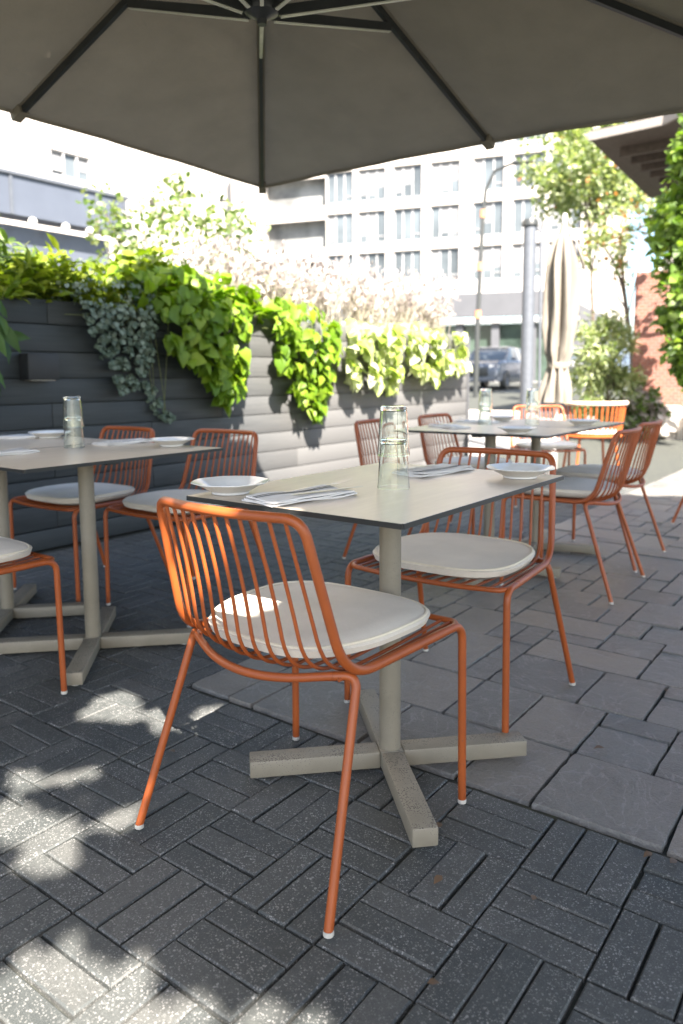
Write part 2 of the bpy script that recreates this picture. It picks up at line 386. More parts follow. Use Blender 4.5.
# ------------------------------------------------------------------ ground
def terr(x, y):     # the street climbs gently behind the patio
    d = -.598*x + .802*y
    return max(0., min(.62, (d-11)*.028))
def sheet(name, xs, ys, zoff, mat, kind='structure', mask=None):
    mb = MB(); vs = [(x, y, terr(x, y)+zoff) for y in ys for x in xs]; n = len(xs)
    fs = [(j*n+i, j*n+i+1, (j+1)*n+i+1, (j+1)*n+i) for j in range(len(ys)-1) for i in range(n-1) if mask is None or mask(.5*(xs[i]+xs[i+1]), .5*(ys[j]+ys[j+1]))]
    mb.add(vs, fs); return tag(mb.build(name, mat), kind=kind)
xs = sorted(set([-400, -200, -100, -60]+list(range(-40, 41, 2))+[60, 100, 200, 400]))
sheet('ground', xs, xs, -.014, JOINT)
PX0, PY0, TS = -1.237, .770, .2155
XB, YB = PX0-3*TS, 1.651      # corner where flagstones meet pavers
def brick(mb, x0, x1, y0, y1, z, tilt=(0, 0), b=.0032):
    g = .0026
    x0 += g; x1 -= g; y0 += g; y1 -= g
    q = lambda x, y, zz: (x, y, zz + tilt[0]*(x-(x0+x1)/2) + tilt[1]*(y-(y0+y1)/2))
    vs = [q(x0,y0,z-.022), q(x1,y0,z-.022), q(x1,y1,z-.022), q(x0,y1,z-.022),
          q(x0,y0,z-b), q(x1,y0,z-b), q(x1,y1,z-b), q(x0,y1,z-b),
          q(x0+b,y0+b,z), q(x1-b,y0+b,z), q(x1-b,y1-b,z), q(x0+b,y1-b,z)]
    mb.add(vs, [(8,9,10,11),(4,5,9,8),(5,6,10,9),(6,7,11,10),(7,4,8,11),(0,1,5,4),(1,2,6,5),(2,3,7,6),(3,0,4,7)])
mb = MB()
for i in range(-14, 12):
    for j in range(-6, 30):
        x0 = PX0+i*TS; y0 = PY0+j*TS
        if y0 > YB-.05 and x0 > XB-.05: continue
        if x0 < -4.1: continue
        y1lim = YB if x0 > XB-.05 else 99
        for k in range(3):
            z = rng.normal(-.0015, .0012); t = rng.normal(0, .006, 2); w3 = TS/3
            jx, jy = rng.normal(0, .0012, 2)
            if (i+j) % 2 == 0: a = (x0+k*w3+jx, x0+(k+1)*w3+jx, y0+jy, y0+TS+jy)     # bricks running along y
            else: a = (x0+jx, x0+TS+jx, y0+k*w3+jy, y0+(k+1)*w3+jy)
            brick(mb, a[0], a[1], a[2], min(a[3], y1lim), z, t)
pv = tag(mb.build('paver_paving', PAVER), kind='structure')
# flagstones packed on a module
MOD = .1035; ox, oy = -.459, YB
nx0, nx1, ny1 = -14, 32, 122
occ = {}
stones = []
def place(i, j, a, b_):
    for p_ in range(a):
        for q_ in range(b_): occ[(i+p_, j+q_)] = 1
    stones.append((i, j, a, b_))
for st in ((-2,0,3,3),(-4,0,2,3),(-4,3,2,3),(-2,3,2,2),(-2,5,2,1),(-7,0,3,3),(-3,6,2,3),(-1,6,3,2),(-6,6,3,3),(-6,3,2,3),(1,0,2,4),(-11,0,4,3),(-10,3,4,3),(0,3,1,3)):
    if not any((st[0]+p_, st[1]+q_) in occ for p_ in range(st[2]) for q_ in range(st[3])): place(*st)
opts = [(3,3),(2,3),(3,2),(2,2),(4,3),(2,4),(3,2),(2,3),(1,2),(2,1),(3,1),(4,2)]
for j in range(0, ny1):
    for i in range(nx0, nx1):
        if (i, j) in occ: continue
        random.shuffle(opts); done = False
        for a, b_ in opts:
            if i+a <= nx1 and all((i+p_, j+q_) not in occ for p_ in range(a) for q_ in range(b_)):
                place(i, j, a, b_); done = True; break
        if not done: place(i, j, 1, 1)
mb = MB()
for (i, j, a, b_) in stones:
    x0, x1 = ox+i*MOD, ox+(i+a)*MOD; y0, y1 = oy+j*MOD, oy+(j+b_)*MOD
    if i == nx0: x0 = XB
    y0 = max(y0, YB)
    g = .0036; x0 += g; x1 -= g; y0 += g; y1 -= g
    far = y0 > 5
    step = .03 if not far else .2
    per = []
    def edge(p, q):
        n = max(2, int(math.hypot(q[0]-p[0], q[1]-p[1])/step))
        for k in range(n):
            t = k/n; per.append((p[0]+(q[0]-p[0])*t, p[1]+(q[1]-p[1])*t))
    c_ = .003
    edge((x0+c_,y0),(x1-c_,y0)); edge((x1,y0+c_),(x1,y1-c_)); edge((x1-c_,y1),(x0+c_,y1)); edge((x0,y1-c_),(x0,y0+c_))
    cx, cy = (x0+x1)/2, (y0+y1)/2; z = rng.normal(0, .0022); tx, ty = rng.normal(0, .004, 2)
    jit = rng.normal(0, (.0010 if not far else 0), (len(per), 2))
    P = [(px+jit[k][0], py+jit[k][1]) for k, (px, py) in enumerate(per)]
    zz = lambda x, y: z+tx*(x-cx)+ty*(y-cy)
    n = len(P); ins = [(px+(cx-px)*.016, py+(cy-py)*.016) for px, py in P]
    vs = [(x, y, zz(x, y)-.02) for x, y in P]+[(x, y, zz(x, y)-.005) for x, y in P]+[(x, y, zz(x, y)) for x, y in ins]
    fs = [(k, (k+1) % n, n+(k+1) % n, n+k) for k in range(n)]+[(n+k, n+(k+1) % n, 2*n+(k+1) % n, 2*n+k) for k in range(n)]+[tuple(range(2*n, 3*n))]
    mb.add(vs, fs)
tag(mb.build('flagstone_paving', FLAG), kind='structure')
# street, pavement, kerb beyond the patio
ys = [14.35+i*1.5 for i in range(40)]
sheet('pavement', [-60, -40, -30, -24, -20, -16, -13, -10, -8, -6, -4.3], [8.4+i*.9 for i in range(9)], -.006, PAVE)
sheet('street', [-80+i*3 for i in range(36)], [15.6+i*1.5 for i in range(19)], -.018, ASPH)
sheet('far_pavement', [-80+i*3 for i in range(36)], [42.75+i*1.5 for i in range(20)], -.004, PAVE)
mb = MB()
for i in range(24):
    x0 = -60+i*3.0
    mb.box((x0+1.5, 15.7, terr(x0+1.5, 15.7)-.0), (2.98, .18, .16), bev=.02)
tag(mb.build('kerb', STONE), kind='structure')
mb = MB()
for i in range(14):
    x = -50+i*4.2
    vs = [(x+dx, 26+dy, terr(x+dx, 26+dy)-.012) for dx, dy in ((0,0),(2,0),(2,.14),(0,.14))]
    mb.add(vs, [(0,1,2,3)])
tag(mb.build('road_marking', PAINT), kind='structure')

# ------------------------------------------------------------------ chairs
def bowtop(s): return -.238-.032*(1-s*s)
def make_chair():
    root = empty('cafe_chair', (0,0,0))
    rp = .0105
    P = [(-.2585,.19,.452), (-.236,-.150,.447), (-.203,-.238,.776)]
    for s in (-.62,-.3,0,.3,.62): P.append((.203*s, bowtop(s), .776))
    P += [(.203,-.238,.776), (.236,-.150,.447), (.2585,.19,.452)]
    rad = [.085,.05,.05,.05,.05,.05,.05,.05,.085]
    mb = MB(); mb.tube(fillet(P, rad, 9), rp, 12); mb.build('back_frame', ORANGE, root)
    mb = MB()
    mb.tube(fillet([(-.2585,.24,.4515),(-.245,.276,.4515),(-.12,.286,.447),(0,.289,.446),(.12,.286,.447),(.245,.276,.4515),(.2585,.24,.4515)], [.03,.04,.04,.04,.03]), .0075, 10)
    mb.build('front_bar', ORANGE, root); mb = MB()
    mb.tube(fillet([(-.20,-.1436,.4446),(-.10,-.188,.429),(0,-.203,.424),(.10,-.188,.429),(.20,-.1436,.4446)], .06), .0092, 10)
    mb.build('rear_bar', ORANGE, root)
    mb = MB(); nr = 11
    for k in range(nr):
        s = -1+2*(k+1)/(nr+1)
        b = (1-s*s)
        xt, xb, xf = .203*s, .236*s, .247*s
        zc = .440-.016*b
        Q = [(xt, bowtop(s), .774), (xt*1.06, bowtop(s)+.045, .62), (xb, -.150-.052*b+.006, zc+.008), (xb*1.01, .05, zc+.004), (xf, .284-.01*s*s, .449)]
        mb.tube(fillet(Q, [.12,.085,.10], 8), .0042, 7, caps=False)
    for sx in (-1, 1):
        mb.tube(fillet([(sx*.232,.275,.4495),(sx*.226,.05,.447),(sx*.214,-.145,.440)], .05), .0042, 7)
    mb.build('wire_rods', ORANGE, root)
    for sx in (-1, 1):
        mb = MB(); mb.tube(fillet([(sx*.268,.274,.008),(sx*.2635,.272,.452),(sx*.2585,.19,.452)], .055, 9), .0098, 12)
        lg = mb.build('leg', ORANGE, root)
        g = MB(); g.lathe([(.0088,0),(.0108,.002),(.0106,.009),(.0098,.011)], 12, (sx*.268,.274,0), cap0=True); g.build('foot_glide', GLIDE, lg)
        mb = MB(); mb.tube(fillet([(sx*.280,-.266,.008),(sx*.2385,-.115,.446),(sx*.19,-.148,.443)], .05, 9), .0095, 12)
        lg = mb.build('leg', ORANGE, root)
        g = MB(); g.lathe([(.0088,0),(.0108,.002),(.0106,.009),(.0098,.011)], 12, (sx*.280,-.266,0), cap0=True); g.build('foot_glide', GLIDE, lg)
    # cushion
    def outline(a):
        c, s = math.cos(a), math.sin(a); e = 2/3.1
        x = math.copysign(abs(c)**e, c); y = math.copysign(abs(s)**e, s)
        yy = .045+.228*y
        return x*(.236+.014*y)*(1.0 if y > -.2 else 1-.10*(-.2-y)), yy
    n = 56; rings = [(0.22,.5002),(.42,.5),(.72,.499),(.90,.4985),(.965,.4945),(1.0,.4865),(.975,.474),(.88,.464),(.5,.4575),(0,.4575)]
    vs = []; fs = []
    for (q, z) in rings:
        for k in range(n):
            ox_, oy_ = outline(2*math.pi*k/n); yq = .045+(oy_-.045)*q
            dz = .010*((yq-.03)/.22)**2 if q < 1 else 0
            vs.append((ox_*q, yq, z-.010*max(0, 1-(yq+.17)/.12 if yq < -.05 else 0)*0 - dz*.6 + .004*math.sin(7*ox_+3*yq)*(q < .95)))
    for i in range(len(rings)-1):
        for k in range(n): fs.append((i*n+k, i*n+(k+1) % n, (i+1)*n+(k+1) % n, (i+1)*n+k))
    fs.append(tuple(range(n)))
    mb = MB(); mb.add(vs, fs, True); cu = mb.build('cushion', PAD, root)
    pp = []
    for k in range(n):
        ox_, oy_ = outline(2*math.pi*k/n); pp.append((ox_*.965, .045+(oy_-.045)*.965, .4945-.006*((oy_-.03)/.22)**2+.0008))
    mb = MB(); mb.tube(pp, .0036, 6, closed=True); mb.build('piping', PIPE, cu)
    return root
proto = make_chair()
chairs = [
 ((-1.070,1.285), -0.8, 'orange wire chair seen from behind at the nearest table, partly sunlit', 1),
 ((-1.100,2.130), 181.5, 'rust orange wire chair tucked under the far end of the nearest table, facing us', 1),
 ((-2.428,1.080), 0, 'orange wire chair cut off by the left picture edge, one leg showing', 1),
 ((-3.190,2.200), 180, 'wire chair by the dark wall behind the left tables, the one nearer the silver vine', 1),
 ((-2.600,2.320), 181, 'wire chair behind the right-hand plate of the left tables, before the half sunlit wall', 1),
 ((-2.240,3.660), -90, 'pinkish wire chair against the pale wall, just behind the stacked glasses of the nearest table', 1),
 ((-2.240,4.360), -90, 'pinkish wire chair by the wall end, at the left end of the far table', 1),
 ((-1.270,3.665), 91, 'wire chair right of the far tables, nearer of the side-by-side pair', 1),
 ((-1.330,4.310), 89, 'wire chair on the right of the far tables, the farther of the pair, sunlit back', 1),
 ((-2.330,5.900), 214, 'small far wire chair facing us behind the far tables, beside the closed parasol', 1),
 ((-0.845,5.445), -53, 'wire chair cut off by the right edge with one orange leg in view', 1),
]
for k, ((x, y), rz, lab, _) in enumerate(chairs):
    o = proto if k == 0 else copy_tree(proto)
    o.location = (x, y, 0); o.rotation_euler.z = R(rz)
    tag(o, lab, 'chair', 'orange wire chairs around the café tables')

# ------------------------------------------------------------------ tables
def make_table(l=.845, wd=.605):
    root = empty('cafe_table', (0,0,0))
    # tabletop along local y
    bm = bmesh.new(); bmesh.ops.create_cube(bm, size=1)
    for v in bm.verts: v.co = Vector((v.co.x*wd, v.co.y*l, v.co.z*.011+.7545))
    bmesh.ops.bevel(bm, geom=[e for e in bm.edges if abs(e.verts[0].co.z-e.verts[1].co.z) > .005], offset=.004, segments=3, affect='EDGES')
    bmesh.ops.bevel(bm, geom=[e for e in bm.edges if e.verts[0].co.z > .758 and e.verts[1].co.z > .758], offset=.0012, segments=1, affect='EDGES')
    me = bpy.data.meshes.new('tabletop'); 
    for f in bm.faces: f.material_index = 0 if f.normal.z > .9 else 1
    bm.to_mesh(me); bm.free(); me.materials.append(TOP); me.materials.append(EDGE)
    o = bpy.data.objects.new('tabletop', me); COL.objects.link(o); o.parent = root
    mb = MB(); mb.box((0,0,.7435), (.30,.34,.009), bev=.002); mb.box((0,0,.732), (.05,.46,.014)); mb.box((0,0,.7325), (.34,.05,.0125)); mb.build('mounting_plate', EDGE, root)
    mb = MB(); mb.lathe([(.0285,.0525),(.0285,.727)], 28); mb.build('column', BASE, root)
    mb = MB()
    mb.box((0,0,.030), (.062,.062,.0445), rz=R(45), bev=.003)
    bs = mb.build('base_hub', BASE, root)
    for k in range(4):
        a = R(45+90*k); mb = MB()
        mb.box((math.cos(a)*.203, math.sin(a)*.203, .030), (.342,.060,.045), rz=a, bev=.004)
        ft = mb.build('foot', BASE, root)
        g = MB(); g.lathe([(.014,0),(.014,.0075)], 12, (math.cos(a)*.345, math.sin(a)*.345, 0), cap0=True); g.build('leveller', GLIDE, ft)
    return root
tp = make_table()
tables = [((-1.040,1.605), 0, 0, 'nearest café table with a taupe top, two places laid, on a speckled cross base'),
          ((-2.440,1.665), 0, 0, 'café table on the left holding the stacked glasses and right-hand plate'),
          ((-3.055,1.665), 0, 0, 'outer left café table half cut off by the picture edge, laid with napkins'),
          ((-1.715,3.610), 90, -32, 'nearer of the two far café tables behind the tucked-in chair'),
          ((-1.715,4.225), 90, -32, 'farther of the two far café tables, close to the closed parasol')]
for k, ((x, y), rz, br, lab) in enumerate(tables):
    o = tp if k == 0 else copy_tree(tp)
    o.location = (x, y, 0); o.rotation_euler.z = R(rz)
    tag(o, lab, 'table', 'taupe café tables')
    if br:
        for ch in o.children:
            if ch.name.split('.')[0] in ('foot', 'base_hub'): ch.rotation_euler.z = R(br)
TZ = .7603
KX = .965     # table items sit on the 0.76 m tops
# tumblers, inverted and nested
def tumbler_mesh():
    mb = MB(); H_ = .122
    prof = [(0,.0),(.030,.0),(.0325,.002),(.03263,.0045),(.04025,H_-.004),(.0405,H_-.001),(.0402,H_),(.0390,H_),(.03885,H_-.004),(.0314,.016),(.0311,.0125),(.0285,.010),(0,.009)]
    prof = [(r, H_-z) for r, z in prof][::-1]       # upside down: rim on the table
    prof = prof[2:] if False else prof
    mb.lathe([(max(r, .0004), z) for r, z in prof], 40); return mb
tm = tumbler_mesh().build('tumbler', GLASS)
spots = [((-1.040,1.620), 'nearest table'), ((-2.760,1.835), 'left table'), ((-1.965,4.06), 'far table, the left stack'), ((-1.735,4.21), 'far table, the right stack')]
first = True
for (x, y), wh in spots:
    for lev in (0, 1):
        o = tm if first else tm.copy()
        if not first: COL.objects.link(o)
        first = False
        o.location = (x*KX, y*KX, TZ+.0003+lev*.0815)
        tag(o, ('bottom' if lev == 0 else 'top') + ' clear tumbler of the upside-down glasses stacked on the ' + wh, 'glass', 'stacked clear tumblers')
# plates
def plate_mesh(R_=.094):
    mb = MB()
    def oc(a, z):
        m = (a % (math.pi/4))-math.pi/8
        f = math.cos(math.pi/8)/math.cos(m)
        k = min(1, max(0, (z-.010)/.012)); return 1*(1-k)+k*(f*.55+.45*1.0)*1.01
    prof = [(.0005,.0035),(.038,.0035),(.046,.006),(.060,.013),(.078,.0225),(R_-.001,.0275),(R_,.0285),(R_-.0005,.030),(.078,.0262),(.060,.0175),(.050,.0105),(.044,.0078),(.0005,.0075)]
    prof = [(.0005,.001),(.036,.001),(.040,0),(.045,.001)]+prof[2:]
    mb.lathe(prof, 64, rfun=oc); return mb
pm = plate_mesh().build('bread_plate', PORC)
plates = [((-1.325,1.315), 'white octagonal plate at the sunny left end of the nearest table', 1.0),
          ((-0.850,1.985), 'grey shaded octagonal plate at the right corner of the nearest table', 1.0),
          ((-2.46,2.10), 'octagonal plate at the right corner of the left table', 1.0),
          ((-3.30,2.06), 'white plate behind the stacked glasses of the left tables', 1.0),
          ((-1.52,3.50), 'octagonal plate on the front edge of the far table', 1.0),
          ((-1.46,4.28), 'octagonal plate at the right end of the far table', 1.0),
          ((-2.02,4.42), 'flat pale plate behind the left glasses of the far table', .9)]
for k, ((x, y), lab, sc) in enumerate(plates):
    o = pm if k == 0 else pm.copy()
    if k: COL.objects.link(o)
    o.location = (x*KX, y*KX, TZ+.0003); o.rotation_euler.z = R(10+37*k); o.scale = (sc, sc, 1)
    tag(o, lab, 'plate', 'white octagonal side plates')
# napkins with stripes, cutlery lying on them
def napkin(x, y, rz, lab, ln=.25, wd=.115, sc_=1):
    mb = MB(); nx, ny = 6, 14
    lay = [(0, 1.0, 0), (.0035, .97, 1), (.007, .94, 2)]
    for zz, sc, q in lay:
        top = []
        for j in range(ny+1):
            for i in range(nx+1):
                u, v = (i/nx-.5)*wd*sc, (j/ny-.5)*ln*(sc if q else 1)
                top.append((u+.004*math.sin(j*.7+q), v, .004+zz+.0022*math.sin(v*31+q*2)*math.cos(u*40+q)+.003*max(0, abs(u)/wd*2-.8)))
        n = nx+1
        mb.add(top, [(j*n+i, j*n+i+1, (j+1)*n+i+1, (j+1)*n+i) for j in range(ny) for i in range(nx)], True)
        per = [j*n for j in range(ny, 0, -1)]+[i for i in range(nx)]+[j*n+nx for j in range(ny)]+[ny*n+i for i in range(nx, 0, -1)]
        vs = [top[p_] for p_ in per]+[(top[p_][0], top[p_][1], top[p_][2]-.0035) for p_ in per]; m_ = len(per)
        mb.add(vs, [(k, k+m_, (k+1) % m_+m_, (k+1) % m_) for k in range(m_)])
    o = mb.build('napkin', NAPK, loc=(x, y, TZ), rz=R(rz)); tag(o, lab, 'napkin', 'folded white napkins')
    mb = MB()
    for u in (-.030, -.018):
        pts = [(u*.94+.004*math.sin(j*.7+2), (j/ny-.5)*ln*.94, .0113+.0022*math.sin((j/ny-.5)*ln*31+4)*math.cos(u*40+2)+.0006) for j in range(ny+1)]
        mb.add([(p[0]-.0022, p[1], p[2]) for p in pts]+[(p[0]+.0022, p[1], p[2]) for p in pts], [(k, ny+1+k, ny+2+k, k+1) for k in range(ny)])
    mb.build('stripe', STRIPE, o)
    return o
def fork_mesh():
    mb = MB()
    mb.add([(-.0045,-.085,.0015),(.0045,-.085,.0015),(-.004,-.04,.0035),(.004,-.04,.0035),(-.0025,.02,.004),(.0025,.02,.004),(-.0035,.032,.0025),(.0035,.032,.0025),(-.0115,.048,.001),(.0115,.048,.001),(-.012,.058,.0018),(.012,.058,.0018)],
           [(0,1,3,2),(2,3,5,4),(4,5,7,6),(6,7,9,8),(8,9,11,10)], True)
    for k in range(4):
        u = -.0105+.007*k
        mb.add([(u-.0013,.058,.0018),(u+.0013,.058,.0018),(u-.0013,.080,.0045),(u+.0013,.080,.0045),(u-.0006,.098,.0085),(u+.0006,.098,.0085)], [(0,1,3,2),(2,3,5,4)], True)
    return mb
def knife_mesh():
    mb = MB()
    for dz in (0, .0018):
        mb.add([(-.0045,-.10,dz),(.0045,-.10,dz),(-.004,0,dz),(.004,0,dz),(-.004,.06,dz),(.009,.05,dz),(0,.105,dz),(.004,.10,dz)], [(0,1,3,2),(2,3,5,4),(4,5,7,6)])
    return mb
fk = fork_mesh().build('fork', STEEL); kn = knife_mesh().build('knife', STEEL)
naps = [((-1.135,1.360), -12, 'folded napkin with dark stripes beside the white plate on the nearest table', 'nearest table, sunny end', 1),
        ((-1.115,1.960), 172, 'folded napkin behind the glasses at the far end of the nearest table', 'nearest table, far end', 1),
        ((-2.745,2.08), 178, 'folded napkin left of the right-hand plate on the left table', 'left table, by the right-hand plate', 1),
        ((-2.735,1.50), 4, 'napkin on the near side of the left table, at the picture edge', 'left table, near side at the picture edge', 1),
        ((-3.42,2.02), 150, 'napkin on the outer left table beyond the glasses', 'outer left table', 1),
        ((-2.02,3.72), 60, 'napkin at the left end of the nearer far table', 'nearer far table', 0),
        ((-2.09,4.20), 80, 'napkin at the left end of the farther far table', 'farther far table', 0)]
for k, ((x, y), rz, lab, wh, cut) in enumerate(naps):
    x *= KX; y *= KX
    napkin(x, y, rz, lab)
    c, s = math.cos(R(rz)), math.sin(R(rz))
    for proto_, dx, nm in ((fk, .006, 'fork'), (kn, .034, 'knife')):
        if not cut and nm == 'knife': continue
        o = proto_ if k == 0 else proto_.copy()
        if k: COL.objects.link(o)
        o.location = (x+c*dx-s*.055, y+s*dx+c*.055, TZ+.0145); o.rotation_euler.z = R(rz-3)
        if k == 0 and nm == 'fork': o.location = (x+c*(-.028)-s*.07, y+s*(-.028)+c*.07, TZ+.0145); o.rotation_euler = (R(4), 0, R(rz-8))
        tag(o, 'steel %s lying on the napkin of the %s' % (nm, wh), nm, 'steel cutlery')

# ------------------------------------------------------------------ planter wall
WX = -4.12; H0 = 1.0373
def zw(z): return H0+(z-H0)*4.12/4.243
lines = [zw(1.52), zw(1.3664), zw(1.1991), zw(1.0361), zw(.8814), zw(.7288)]
while lines[-1] > .02: lines.append(lines[-1]-.1535)
lines[-1] = max(lines[-1], .0)
wall = empty('planter_wall', (WX, 4.5, 0), 0, 'long charcoal plank planter wall behind the tables, sunlit at its far end', 'wall')
mb = MB()
for k in range(len(lines)-1):
    zt, zb = lines[k]-.003, lines[k+1]+.003
    cuts = [-3, .9, 3.35, 4.9, 7.0, 8.0] if k % 2 else [-3, .2, 2.6, 4.02, 6.2, 8.0]
    for a, b_ in zip(cuts[:-1], cuts[1:]):
        mb.box((-.0125-.001*rng.random(), (a+b_)/2-4.5, (zt+zb)/2), (.025, b_-a-.003, zt-zb), bev=.003)
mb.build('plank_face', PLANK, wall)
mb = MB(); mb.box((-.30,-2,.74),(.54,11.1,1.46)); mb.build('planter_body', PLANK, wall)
mb = MB(); mb.box((.002,3.512,.745),(.05,.022,1.49),bev=.003); mb.build('end_post', GREYBAND, wall)
mb = MB(); mb.box((-.31,-2,1.485),(.50,11.0,.03)); mb.build('soil', plain('potting_soil',(.06,.045,.03),.95,bstr=.6), wall)
mb = MB(); mb.box((WX+.05,2.50,1.105),(.10,.20,.155),bev=.008)
wl = mb.build('wall_light', plain('matt_black_metal',(.018,.02,.021),.55)); tag(wl, 'square black wall lamp fixed to the dark planks at left', 'wall lamp')
mb = MB(); mb.box((WX+.05,2.50,1.0265),(.07,.15,.004)); mb.build('diffuser', LAMPW, wl)

# vines hanging over the wall: polygons on the wall plane in (y, z)
def inpoly(P, poly):
    x, y = P[:, 0], P[:, 1]; ins = np.zeros(len(P), bool); n = len(poly)
    for i in range(n):
        x1, y1 = poly[i]; x2, y2 = poly[(i+1) % n]
        c = ((y1 > y) != (y2 > y)) & (x < (x2-x1)*(y-y1)/(y2-y1+1e-12)+x1); ins ^= c
    return ins
def hang(label, poly, n, mat, shape, size, off=(.02,.24), width=1.0, strands=8, cat='plant', droop=.75, bulge=True):
    pl = np.array(poly); lo_, hi_ = pl.min(0), pl.max(0)
    P = []
    while len(P) < n:
        q = rng.uniform(lo_, hi_, (n*3, 2)); q = q[inpoly(q, poly)]; P += list(q)
    P = np.array(P[:n])
    # clump: pull points towards random clump centres
    cc = P[rng.integers(0, n, max(6, n//22))]
    d = ((P[:, None]-cc[None])**2).sum(-1); near = cc[d.argmin(1)]
    P = P+(near-P)*.35
    zt = hi_[1]; depth = off[0]+(off[1]-off[0])*rng.random(n)
    if bulge: depth *= .45+.75*np.clip((P[:, 1]-lo_[1])/(zt-lo_[1]), 0, 1)
    over = P[:, 1] > 1.52
    kk = 1-depth/4.12; P = np.c_[P[:, 0]*kk, H0+(P[:, 1]-H0)*kk]
    x = WX+depth-np.where(over, rng.uniform(0, .40, n), 0)
    C = np.c_[x, P[:, 0], P[:, 1]]
    D = np.c_[rng.normal(.35, .35, n), rng.normal(0, .5, n), rng.normal(-droop, .35, n)]
    Nn = np.c_[rng.normal(.9, .35, n), rng.normal(0, .4, n), rng.normal(.75, .35, n)]
    r = empty('trailing_plant', (WX, float(pl[:, 0].mean()), 1.5), 0, label, cat, 'plants trailing over the planter wall')
    o = leaves('foliage', C-np.array(r.location), D, Nn, size*rng.uniform(.45, 1.3, n), mat, shape, width, r)
    mb = MB()
    for k in range(strands):
        t = P[rng.integers(0, n)]
        y0 = pl[:, 0].mean()+rng.normal(0, .18); 
        pts = [(-.12, y0-r.location.y, .04), (.05, y0-r.location.y, .06), (.09, (y0*.6+t[0]*.4)-r.location.y, -.08), (.05, t[0]-r.location.y, min(t[1], 1.42)-1.5)]
        mb.tube(fillet(pts, .08), .0025, 5)
    mb.build('stem', STEM, r)
    return r
hang('silver grey trailing plant hanging in a long tail down the dark wall', [(2.74,1.66),(3.5,1.70),(3.42,1.35),(3.36,1.12),(3.33,.98),(3.24,.97),(3.10,.93),(2.98,1.12),(2.88,1.36)], 2500, SILVER, 'oval', .030, (.01,.20), 1.2, 10)
hang('thin silver sprig dangling lowest on the dark wall, above the chair back', [(3.28,1.0),(3.38,.98),(3.44,.84),(3.58,.76),(3.56,.71),(3.40,.77),(3.31,.86)], 170, SILVER, 'oval', .028, (.01,.07), 1.2, 4)
hang('large lime green vine hanging over the middle of the wall, its tip lowest', [(3.22,1.84),(3.62,1.86),(4.14,1.76),(4.36,1.62),(4.34,1.28),(4.28,1.06),(4.24,.93),(4.10,.80),(4.04,.72),(3.97,.84),(3.90,1.04),(3.72,1.12),(3.56,1.22),(3.46,1.42),(3.36,1.6)], 820, LIME, 'heart', .085, (.03,.30), 1.0, 12)
hang('second lime green vine, hanging right of the gap in the middle of the wall', [(4.68,1.66),(4.9,1.74),(5.12,1.70),(5.52,1.50),(5.46,1.06),(5.30,.84),(5.14,.58),(5.04,.70),(4.90,.80),(4.80,.98),(4.64,1.12)], 640, LIME, 'heart', .088, (.03,.30), 1.0, 10)
hang('lime vine with sun glare put into its pale leaf colour, over the pale part of the wall, left of two', [(5.62,1.55),(6.0,1.6),(6.5,1.58),(6.62,1.1),(6.45,.84),(6.2,.96),(6.0,.88),(5.78,.86),(5.64,1.0)], 430, BRIGHT, 'heart', .095, (.03,.32), 1.0, 8)
hang('lime vine with sun glare put into its pale leaf colour, at the far end of the wall', [(6.6,1.6),(7.2,1.62),(7.92,1.58),(8.02,1.2),(7.9,1.02),(7.6,1.08),(7.2,.96),(6.9,1.04),(6.65,1.12)], 430, BRIGHT, 'heart', .095, (.03,.32), 1.0, 8)
hang('dark lance leaved plant hanging at the left picture edge', [(1.98,1.70),(2.28,1.66),(2.34,1.5),(2.32,1.2),(2.30,.95),(2.19,.86),(1.98,.9)], 130, DARKG, 'lance', .17, (.04,.30), 1.3, 6)
# upright foliage along the top of the planter
def mound(label, y0, y1, z0, z1, n, mat, shape, size, width=1.0, xs_=(-4.5,-4.02), name='planter_shrub', group='plants growing in the planter', up=.4):
    y = rng.uniform(y0, y1, n); cy = (y0+y1)/2; hw = (y1-y0)/2
    env = np.sqrt(np.clip(1-((y-cy)/hw)**2, .05, 1))*(.75+.25*np.sin(y*17)*np.cos(y*9+1))
    z = z0+(z1-z0)*env*rng.random(n)**.6; x = rng.uniform(*xs_, n)
    D = rdir(n); D[:, 2] = np.abs(D[:, 2])*.6+up*rng.random(n)-.25
    Nn = rdir(n, 0, 1)+np.array([.3, 0, .5])
    r = empty(name, ((xs_[0]+xs_[1])/2, cy, z0), 0, label, 'plant', group)
    o = leaves('foliage', np.c_[x, y, z]-np.array(r.location), D, Nn, size*rng.uniform(.6, 1.3, n), mat, shape, width, r)
    mb = MB()
    for k in range(7):
        yy = rng.uniform(-hw*.5, hw*.5)
        mb.tube([(0, yy, -.02), (rng.normal(0, .05), yy*1.3, (z1-z0)*.5), (rng.normal(0, .1), yy*1.7, (z1-z0)*.7)], [.005,.004,.002], 5)
    mb.build('stem', STEM, r)
    return r
mound('bright yellow green ferny shrub at the left end of the wall top', 2.28, 3.0, 1.46, 1.80, 1300, FERN, 'lance', .11, 1.1)
mound('bright green shrub on the wall top beside the silver trailing plant', 2.85, 3.75, 1.46, 1.92, 1100, FERN, 'oval', .075)
mound('leafy lime mound on the wall top over the large lime vine', 3.4, 4.5, 1.46, 1.86, 420, LIME, 'heart', .10)
mound('airy dark green shrub behind the wall top at the left edge', 1.9, 2.6, 1.46, 2.0, 620, MIDG, 'lance', .13, .8, (-4.6,-4.15))
